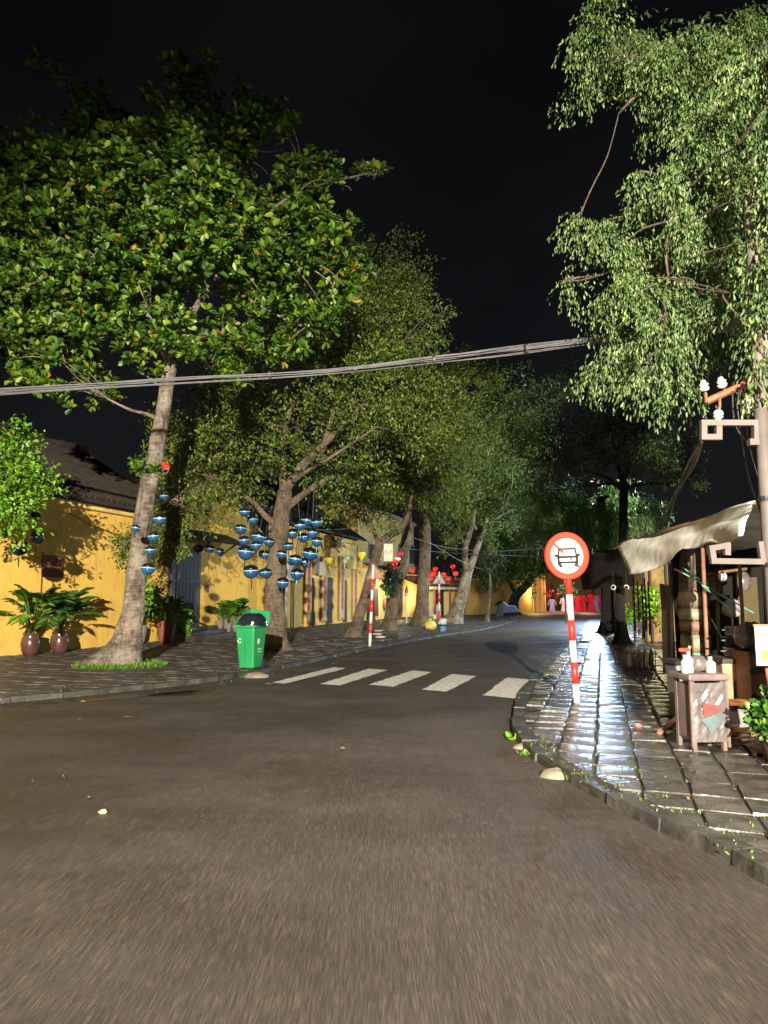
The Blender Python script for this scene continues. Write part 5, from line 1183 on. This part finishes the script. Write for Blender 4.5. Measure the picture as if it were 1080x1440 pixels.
# wood offcut
a_, b_ = G(928, 1030, KH + .04), G(952, 1010, KH + .10); t = thing('wood_block', a_, 'short pale timber offcut lying left of the cart', 'timber'); dd_ = b_ - a_; o = MB().tube([(0, 0, 0), dd_ * 1.6], .035, n=4).build('beam', M['wood'], t)
c3 = G(1035, 1052, KH)
for k in range(7):
    a1 = c3 + Vector((rnd.uniform(-.1, .25), rnd.uniform(0, .5), .02 + .015 * k)); ang = rnd.uniform(-.6, .6)
    t = thing('stick', a1, ('lowest', 'second lowest', 'third lowest', 'middle', 'third highest', 'second highest', 'topmost')[k] + ' thin wooden stick in the pile right of the cart', 'stick', 'sticks piled right of the cart'); MB().tube([(-.22 * math.cos(ang), -.22 * math.sin(ang), 0), (.22 * math.cos(ang), .22 * math.sin(ang), .03)], .012, n=5).build('shaft', M['wood'], t)
o = lump(.16, .28, M['cloth_grey'], None, 'cloth_sack', 12); o.location = G(1040, 1030, KH) + Vector((-.02, .0, 0)); tag(o, 'grey crumpled sack on the ground right of the cart', 'sack')
# counter with pots
c4 = P(1030, 940, 8.4); t = thing('stall_counter', (c4.x + .25, 8.4, KH), 'brown wooden counter with shelf behind the cart', 'counter', rz=R(6))
MB().box((0, 0, .72), (1.5, .5, .05)).build('worktop', M['wood_dark'], t, bevel=.008); MB().box((-.45, 0, .42), (.55, .44, .55)).build('cupboard', M['cardboard'], t, bevel=.01); MB().box((.3, .05, .42), (.8, .40, .55)).build('back_panel', M['wood_dark'], t)
for sx in (-.7, .7): MB().box((sx, -.2, .35), (.05, .05, .69)).build('leg', M['wood_dark'], t)
t2 = thing('stool', (P(1045, 990, 7.6).x, 7.6, KH), 'low stool with an orange-brown plank seat right of the cart', 'stool', rz=R(-12)); MB().box((0, 0, .34), (.44, .34, .03)).build('seat', M['orange_wood'], t2, bevel=.006)
for sx in (-1, 1):
    for sy in (-1, 1): MB().box((sx * .17, sy * .12, .165), (.035, .035, .32)).build('leg', M['wood_dark'], t2)
for k, (dx, z_, r, mk) in enumerate(((-.18, .745, .17, 'steel'), (-.18, .865, .155, 'black'), (-.18, .985, .14, 'steel'))):
    p = Vector((c4.x + .25 + dx, 8.35, KH + z_)); t3 = thing('cooking_pot', p, ('bottom', 'middle', 'top')[k] + ' metal pan in the stack on the counter', 'pan', 'pans stacked on the counter'); MB().lathe([(r * .9, 0), (r, .02), (r, .1), (r * 1.05, .105), (r * .95, .11)], n=20).build('body', M[mk], t3, True); MB().lathe([(r * 1.02, .103), (r * 1.06, .108), (r * 1.02, .113)], n=20).build('rim', M['steel'], t3)
    for sx in (-1, 1): MB().box((sx * (r + .02), 0, .07), (.06, .03, .015)).build('handle', M['steel'], t3)
p = Vector((P(1068, 905, 8.0).x, 8.0, KH)); t = thing('wood_crate', p, 'brown wooden box under the hanging poster', 'box'); MB().box((0, 0, .42), (.44, .4, .84)).build('body', M['wood'], t, bevel=.01); 
for z_ in (.08, .36, .64, .82): MB().box((0, -.21, z_), (.46, .02, .05)).build('slat', M['wood_dark'], t)
o = lump(.17, .30, M['wrap'], None, 'white_bundle', 15); o.location = p + Vector((-.10, 0, .85)); tag(o, 'pale crumpled bag on the brown box beside the poster', 'bag')
# poster
p = P(1076, 925, 6.2); t = thing('poster_panel', p, 'cream poster with teal and yellow print hanging at the right edge', 'poster', rz=R(-4))
MB().box((.06, 0, .10), (.27, .012, .33)).build('sheet', M['posterw'], t); MB().box((.06, -.002, .275), (.29, .02, .018)).build('top_rail', M['wood'], t)
text('title', 'WATE', .085, M['teal'], t, (.055, -.009, .185), (R(90), 0, 0), .001); MB().box((.06, -.008, .10), (.16, .004, .07)).build('picture', M['blue_cloth'], t)
MB().box((.05, -.008, .02), (.17, .004, .09)).build('yellow_strip', M['posterY'], t); text('caption', 'WI', .08, M['black'], t, (.03, -.0115, .02), (R(90), 0, 0), .001)
MB().lathe([(.045, -.28), (.06, -.09)], (.06, .01, 0), n=12).build('paper_cup', mat('salmon_plastic', (.5, .17, .12), .5), t, True); MB().lathe([(.05, -.33), (.05, -.285)], (.06, .01, 0), n=12).build('cup_base', M['white'], t, True)
bush('potted_herb', 'bright green leafy herb at the right picture edge', 'plant', [(1084, 1010, 17), (1082, 985, 11), (1086, 1035, 12)], 6.3, 150, .07, .6, M['leaf_pot'], k=6, span=.1, jit=.05)
p = G(1098, 1058, KH); t = thing('flower_pot', (P(1090, 1000, 6.35).x, 6.35, KH), 'dark pot under the green herb at the right edge', 'pot'); MB().lathe([(.10, 0), (.15, .28), (.16, .3)], n=14).build('body', M['pot_brown'], t, True)

# added black sheets standing in for the stall's inner shade, plus hanging cloth
def drape(name, label, a, b, z0, z1, mk, folds=9, amp=.05, cat='shade sheet'):
    a, b = Vector((a[0], a[1], 0)), Vector((b[0], b[1], 0)); d = b - a; nn = Vector((-d.y, d.x, 0)).normalized(); N_ = 40; vs = []
    for i in range(N_ + 1):
        f = i / N_; 
        for z_, k in ((z1, .3), ((z0 + z1) / 2, .8), (z0, 1.0)): vs.append(a + d * f + nn * amp * k * math.sin(f * folds * 2 * math.pi + k) + Vector((0, 0, z_ + .02 * math.sin(f * 20))) - a)
    fs = [(i * 3 + j, i * 3 + j + 1, i * 3 + 4 + j, i * 3 + 3 + j) for i in range(N_) for j in range(2)]
    m = MB(); m.add(vs, fs); o = m.build(name, M[mk], None, True, loc=a); sdm = o.modifiers.new('thick', 'SOLIDIFY'); sdm.thickness = .006; return tag(o, label, cat)
drape('dark_sheet', 'added black sheet standing in for the shade at the back of the stall', (P(945, 850, 12.3).x, 12.3), (P(1120, 850, 9.0).x, 9.0), .12, 2.5, 'canvas_dark')
drape('dark_sheet', 'added black sheet standing in for the shade behind the wrapped trunk', (P(948, 850, 10.6).x, 10.6), (P(978, 850, 10.3).x, 10.3), .12, 2.2, 'canvas_dark', 3)
drape('hanging_cloth', 'grey-white cloth hanging beside the thin metal pole of the stall', (P(928, 850, 11.6).x, 11.6), (P(943, 850, 11.2).x, 11.2), .3, 1.7, 'cloth_grey', 2, .05, 'cloth')
o = MB().box((0, 0, 0), (.26, .02, .7)).build('yellow_board', mat('dull_yellow_board', (.05, .035, .008), .8), loc=P(1052, 850, 9.3)); tag(o, 'narrow dull yellow board deep inside the stall', 'board')
c = P(1016, 810, 8.0); t = thing('hanging_bulb', c, 'small white bulb hanging under the canopy', 'lamp'); MB().lathe([(.01, -.06), (.045, -.03), (.045, .01), (.018, .05)], n=12).build('glass', M['white'], t, True); MB().tube([(0, 0, .05), (-.03, 0, .5)], .004, n=4).build('cord', M['cabledark'], t)

for k, (px, py, Y, r, h, mk, lb) in enumerate(((1003, 838, 9.2, .10, .26, 'wrap', 'crumpled grey bag hanging behind the thin wooden pole'), (1030, 868, 9.0, .12, .22, 'cloth_grey', 'dull cloth bundle hanging over the metal pans'), (1046, 832, 8.9, .09, .24, 'wrap', 'small hanging bag beside the dull yellow board'), (960, 868, 10.0, .10, .3, 'cloth_grey', 'grey rag hanging left of the wrapped trunk'))):
    o = lump(r, h, M[mk], None, 'hanging_bag', 30 + k); o.location = P(px, py, Y); o.scale = (1, .7, 1); tag(o, lb, 'bag')
for k, (x0, y0, x1, y1, Y, mk, lb) in enumerate(((955, 812, 1050, 800, 9.6, 'wood', 'slanting wooden rail high under the canopy'), (1008, 800, 1012, 930, 8.9, 'wood_dark', 'dark upright post between the wrapped trunk and the pans'), (1040, 790, 1046, 900, 8.6, 'wood', 'brown upright post in front of the yellow board'))):
    a, b = P(x0, y0, Y), P(x1, y1, Y); o = MB().tube([(0, 0, 0), b - a], .022, n=7).build('stall_post', M[mk], None, True, loc=a); tag(o, lb, 'post')

# right-hand house behind the stall
t = thing('dark_house', SF(6, 6.2), 'unlit dark shophouse behind the street stalls on the right', 'building', rz=-TH)
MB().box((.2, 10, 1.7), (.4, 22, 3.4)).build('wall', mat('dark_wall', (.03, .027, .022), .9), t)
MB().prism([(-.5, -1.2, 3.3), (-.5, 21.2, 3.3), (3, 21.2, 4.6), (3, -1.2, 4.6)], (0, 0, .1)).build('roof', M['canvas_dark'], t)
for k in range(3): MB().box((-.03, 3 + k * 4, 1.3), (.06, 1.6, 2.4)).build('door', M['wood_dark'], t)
# second stall farther on: dark awning, lit shop glimpse
a, b = P(812, 786, 24), P(872, 786, 20); t = thing('dark_awning', (a.x, a.y, 0), 'black awning between the round sign and the black trunk', 'awning'); g_ = t.location.copy()
def quadslab(m, pts, th=.03): m.prism(pts, Vector((0, 0, th)))
m = MB(); z1 = 2.85; quadslab(m, [Vector((a.x, 24, z1)) - g_, Vector((b.x + .4, 20, z1 - .1)) - g_, Vector((b.x + 2.2, 21, z1 + .35)) - g_, Vector((a.x + 2.4, 25, z1 + .45)) - g_]); m.build('cover', M['canvas_dark'], t)
m = MB(); m.prism([Vector((a.x, 24, z1)) - g_, Vector((b.x + .4, 20, z1 - .1)) - g_, Vector((b.x + .35, 20, 1.80)) - g_, Vector((a.x + .15, 24, 1.75)) - g_], (.03, .02, 0)); m.build('valance', M['canvas_dark'], t)
for q in (Vector((b.x + 2.1, 21, KH)),): cyl(q - g_, q - g_ + Vector((0, 0, 2.7)), .03, 'pole', M['black'], t)
# lit lean-to seen through the stall
w0_ = P(918, 850, 23); t = thing('lit_shop', (w0_.x, 23, 0), 'small warmly lit yellow shop seen through the stall frame', 'shop')
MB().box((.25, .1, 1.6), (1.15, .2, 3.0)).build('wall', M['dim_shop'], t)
for x in (-.65, -.3, -.1, .42, .55, .84, 1.1): MB().box((x, -.12, 1.6), (.07, .08, 3.0)).build('post', M['wood_dark'], t)
MB().box((0, -.12, 2.75), (2.2, .08, .07)).build('rail', M['wood_dark'], t)
lamp('lit_shop_light', 'POINT', P(922, 838, 21.6), 50, (1, .85, .5), .15)
bush('shop_plant', 'yellow-green plant glowing in front of the lit shop', 'plant', [(908, 835, 8), (916, 850, 9), (922, 862, 8), (900, 845, 5)], 22.2, 60, .16, .4, M['leaf_bright'], k=6)
bush('shop_plant', 'small round yellow-green bush low beside the black trunk', 'plant', [(882, 865, 5), (884, 875, 5)], 22.4, 50, .12, .5, M['leaf_bright'], k=5)
# hanging goods (poles) and bottle rack
for k, px in enumerate((890, 896, 902, 906, 911, 934)):
    a = P(px, 812 + (k * 5) % 14, 15.5); t = thing('hanging_rod', a, ('first', 'second', 'third', 'fourth', 'fifth', 'sixth and rightmost')[k] + ' thin dark rod from the left hanging beyond the canopy', 'rod', 'rods hanging beyond the canopy'); MB().tube([(0, 0, 0), (.01, 0, -.5), (0, 0, -1.15)], .018, n=6).build('shaft', M['black'], t); MB().tube([(0, 0, -.9), (0, 0, -1.12)], .03, n=6).build('tip', M['wood'], t)
c = G(900, 940, KH); t = thing('bottle_rack', c, 'low wire rack of dark bottles with pale caps on the wet pavement', 'rack', rz=R(-10)); Wr = .56
for z_ in (.05, .30):
    for sy in (-.15, .15): MB().tube([(-Wr / 2, sy, z_), (Wr / 2, sy, z_)], .008, n=5).build('wire', M['pinkwood'], t)
    for sx in (-Wr / 2, Wr / 2): MB().tube([(sx, -.15, z_), (sx, .15, z_)], .008, n=5).build('wire', M['pinkwood'], t)
for sx in (-Wr / 2, 0, Wr / 2):
    for sy in (-.15, .15): MB().tube([(sx, sy, 0), (sx, sy, .36)], .009, n=5).build('upright', M['pinkwood'], t)
MB().box((0, 0, .03), (Wr, .32, .015)).build('shelf', M['wood_dark'], t)
rt2 = Matrix.Rotation(R(-10), 3, 'Z')
for i in range(5):
    for j in range(3):
        bottle(c + rt2 @ Vector((-.22 + i * .11, -.10 + j * .10, .04)), .34 + rnd.uniform(0, .06), .034, ('dark red' if (i + j) % 3 else 'milky') + ' bottle in the ' + ('front', 'middle', 'back')[j] + ' row of the wire rack, ' + ('leftmost', 'second from left', 'centre', 'second from right', 'rightmost')[i], 'bottle_red' if (i + j) % 3 else 'bottle', 'white', group='bottles in the wire rack')
for px, Y in ((862.5, 19.0), (881, 17.5)):
    c = P(px, 826, Y); t = thing('ring_lamp', c, 'small white ring-shaped lamp ' + ('left' if px < 870 else 'right') + ' of the black trunk', 'lamp'); r_ = 3.0 * Y / 1000
    MB().tube([(math.cos(a) * r_, 0, math.sin(a) * r_) for a in [2 * math.pi * k / 14 for k in range(15)]], .016, n=6).build('ring', M['white'], t); MB().lathe([(.02, 0), (.05, .03)], n=8).build('socket', M['black'], t); MB().tube([(0, 0, r_), (0, 0, r_ + .35)], .008, n=4).build('cord', M['cabledark'], t)
# cool street lamp far down the pavement (partly behind the sign)
c = P(793, 808, 38); t = thing('globe_lamp', c, 'bright white globe lamp just below right of the round sign', 'lamp'); MB().lathe([(.02, -.14), (.11, -.09), (.15, 0), (.11, .09), (.02, .14)], n=14).build('globe', M['litcool'], t, True); MB().tube([(0, 0, -.14), (.05, 0, -(c.z - KH))], .03, n=6).build('post', M['rust'], t)
lamp('globe_light', 'POINT', c + Vector((0, -.1, .3)), 130, (.85, .95, 1), .2)
c = P(838, 796, 44); t = thing('street_lamp', (c.x, c.y, 0), 'cool white street lamp hidden behind the black awning', 'street lamp'); MB().lathe([(.05, c.z - .12), (.22, c.z - .06), (.28, c.z), (.1, c.z + .12)], n=12).build('head', M['litcool'], t, True); MB().tube([(.5, 0, 0), (.5, 0, c.z + .3), (0, 0, c.z + .2)], .05, n=8).build('pole', M['black'], t)
lamp('cool_light', 'POINT', c + Vector((0, -.3, -.1)), 4600, (.46, .68, 1), .25)
c = P(880, 722, 33); t = thing('street_lamp', (c.x, c.y, 0), 'added white street lamp half hidden behind the black trunk, lighting the drooping foliage', 'street lamp'); MB().lathe([(.05, c.z - .10), (.18, c.z - .05), (.22, c.z), (.08, c.z + .1)], n=12).build('head', M['litcool'], t, True); MB().tube([(.3, .3, 0), (.3, .3, c.z + .2), (0, 0, c.z + .15)], .045, n=8).build('pole', M['black'], t)
lamp('added_crown_light', 'POINT', c + Vector((-.2, -.3, -.15)), 3600, (.92, 1, .88), .15)  # lamp, head and pole added to brighten the mid-street crowns and drooping foliage
bush('white_blossom', 'pale glowing blossoms under the globe lamp', 'flowers', [(798, 830, 4), (803, 833, 3), (795, 836, 3)], 37.5, 40, .22, .5, M['leaf_droop'], k=5)

# ------------------------------------------------------------------ utility poles, brackets, cables
def vertical(px, py, Y): return Vector((P(px, py, Y).x, Y, KH))
b0 = vertical(1087, 840, 6.4); t = thing('steel_pole', b0, 'pinkish grey steel pole carrying two meander-shaped brackets', 'pole')
zt = P(1065, 590, 6.4).z; MB().tube([(0, 0, 0), (0, 0, 1.2), (0, 0, zt + .1 - KH)], [.065, .06, .055], n=14).build('shaft', M['meander'], t, True)
for z_ in (.9, 1.7, 2.3): MB().lathe([(.07, z_), (.074, z_ + .02), (.07, z_ + .04)], n=14).build('clamp', M['black'], t)
def meander(pts, Y, w_=.075):
    q = [P(x, y, Y) - b0 for x, y in pts]; mm = MB(); h = w_ / 2
    for i, (a, b) in enumerate(zip(q[:-1], q[1:])):
        d = (b - a).normalized(); c_ = (a + b) / 2; L = (b - a).length + w_ * .98; ang = math.atan2(d.z, d.x); mm.box(c_, (L, w_ * (1 + .02 * i), w_), rot=Matrix.Rotation(-ang, 3, 'Y'))
    return mm.build('meander_bracket', M['meander'], t)
meander([(1066, 595), (989, 595), (989, 615), (1010, 615), (1010, 603)], 6.4, .052)
meander([(1063, 597), (1063, 622), (1057, 622)], 6.401, .058)
meander([(1073, 790), (1003, 789), (1000, 771), (1022, 767), (1022, 777)], 6.4, .050)
meander([(1072, 787), (1069, 765)], 6.401, .045)
b1 = vertical(1101, 840, 7.0); t = thing('utility_pole', b1, 'thick concrete utility pole at the right edge behind the steel pole', 'utility pole')
MB().tube([(0, 0, 0), (0, 0, 3), (0, 0, 5.6)], [.17, .15, .13], n=16).build('shaft', M['concrete'], t, True)
arm = [P(x, y, 7.0 + k) - b1 for x, y, k in ((1085, 526, 0), (1062, 534, 0), (1030, 548, 0), (993, 565, 0))]
MB().tube(arm, .035, n=6).build('crossarm', M['rust'], t)
for (x, y, lx, ly) in ((990, 545, 993, 566), (1015, 540, 1018, 553), (1010, 583, 1012, 558), (1050, 566, 1040, 548)):
    a, b = P(lx, ly, 7.0) - b1, P(x, y, 6.95) - b1
    ins = MB().tube([a, (a + b) / 2 + Vector((.01, 0, 0)), b], .014, n=6).build('insulator_pin', M['rust'], t); s_ = (b - a).normalized()
    MB().tube([b - s_ * .03, b, b + s_ * .012, b + s_ * .03, b + s_ * .045, b + s_ * .075], [.045, .05, .03, .05, .03, .02], n=10).build('insulator', M['porc'], t, True)
# hanging cable loops beside the pole
for k, (x0, y0, xm, ym, x1, y1) in enumerate(((1040, 545, 1044, 585, 1060, 575), (1030, 550, 1035, 600, 1066, 640), (1050, 545, 1052, 620, 1076, 700), (1062, 540, 1066, 640, 1080, 760), (1035, 560, 1050, 660, 1070, 720), (1072, 560, 1074, 640, 1082, 780))):
    q = smooth_path([P(x0, y0, 6.9), P(xm, ym, 6.8), P(x1, y1, 6.6)], 5); m = MB().tube([p - q[0] for p in q], .009, n=5).build('cable', M['cabledark'], None, True, loc=q[0]); tag(m, ('short', 'second', 'third', 'longest', 'fifth', 'rightmost')[k] + ' thin dark cable loop beside the utility pole, counted from the left', 'cable', 'cables looping beside the utility pole')
# cable bundle from the meander bracket down to the far trunks
q0 = P(987, 622, 6.5); t = thing('cable_bundle', q0, 'slanting bundle of cables running down from the upper bracket to the canopy', 'cables')
for k in range(7):
    o_ = lambda s_: Vector((rnd.uniform(-s_, s_), 0, rnd.uniform(-s_, s_)))
    q = smooth_path([q0 + o_(.01), P(972, 655, 8.5) + o_(.04), P(950, 695, 11) + o_(.06), P(936, 725, 13.5) + o_(.08), P(930, 765, 15) + o_(.1)], 4)
    MB().tube([p - q0 for p in q], .012 if k else .02, n=5).build('cable', M['cable'] if k % 2 else M['meander'], t, True)
# main span across the street
q0 = P(-60, 558, 11.5); t = thing('overhead_cables', q0, 'thick grey bundle of overhead cables crossing the whole street', 'cables')
span = [(-60, 556, 12.0), (100, 546, 12.0), (250, 536, 12.0), (380, 528, 11.8), (500, 520, 11.5), (620, 506, 11.0), (720, 494, 10.5), (850, 478, 9.6), (980, 466, 8.4), (1090, 455, 7.1)]
for k in range(12):
    ph, am, oz, oy, fr = rnd.random() * 6, rnd.uniform(.005, .028), rnd.uniform(-.055, .055), rnd.uniform(-.06, .06), rnd.uniform(5, 12)
    q = smooth_path([P(x, y, Y) + Vector((0, oy + math.cos(i * 1.7 + ph) * am, oz * (1 + .25 * math.sin(i * 2 + ph)) + math.sin(i * fr + ph) * am)) for i, (x, y, Y) in enumerate(span)], 7)
    MB().tube([p - q0 for p in q], rnd.choice((.006, .008, .011)), n=5).build('cable', M['cable'], t, True)
for (x, y, Y) in ((610, 507, 11.03), (380, 528, 11.8), (740, 491, 10.3), (500, 520, 11.5)):
    c_ = P(x, y, Y) - q0; MB().tube([c_ + Vector((-.02, 0, -.002)), c_ + Vector((.02, 0, .002))], .08, n=10).build('clamp', M['cabledark'], t)
# thin wires between the left trees
for (pts, lb) in (([(555, 745, 32), (620, 768, 36), (700, 775, 44), (790, 768, 52)], 'thin wire running from the two-storey house towards the sign'), ([(560, 770, 34), (640, 778, 40), (740, 782, 48)], 'thin wire just under the other one by the forked trunk'),
                  ([(600, 760, 30), (650, 790, 36), (690, 805, 44)], 'thin sagging wire behind the forked trunk'), ([(438, 745, 28), (500, 742, 34), (560, 728, 42)], 'thin wire above the lantern shop')):
    q = smooth_path([P(*v) for v in pts], 6); m = MB().tube([p - q[0] for p in q], .014, n=4).build('wire', M['cable'], None, True, loc=q[0]); tag(m, lb, 'wire')
# thin mast behind the almond tree
b_ = Vector((P(252, 690, 23).x, 23, KH)); cyl_ = MB().tube([(0, 0, 0), (0, 0, P(252, 555, 23).z - KH)], .03, n=8).build('mast', M['grey'], None, True, loc=b_); tag(cyl_, 'thin grey mast rising behind the pale trunk', 'mast')
# red blossom on the almond trunk
bush('orchid', 'single red blossom tied to the side of the pale trunk', 'flowers', [(232, 655, 3)], 14.1, 14, .05, .8, M['lred'], k=4, span=.03, stems=False)
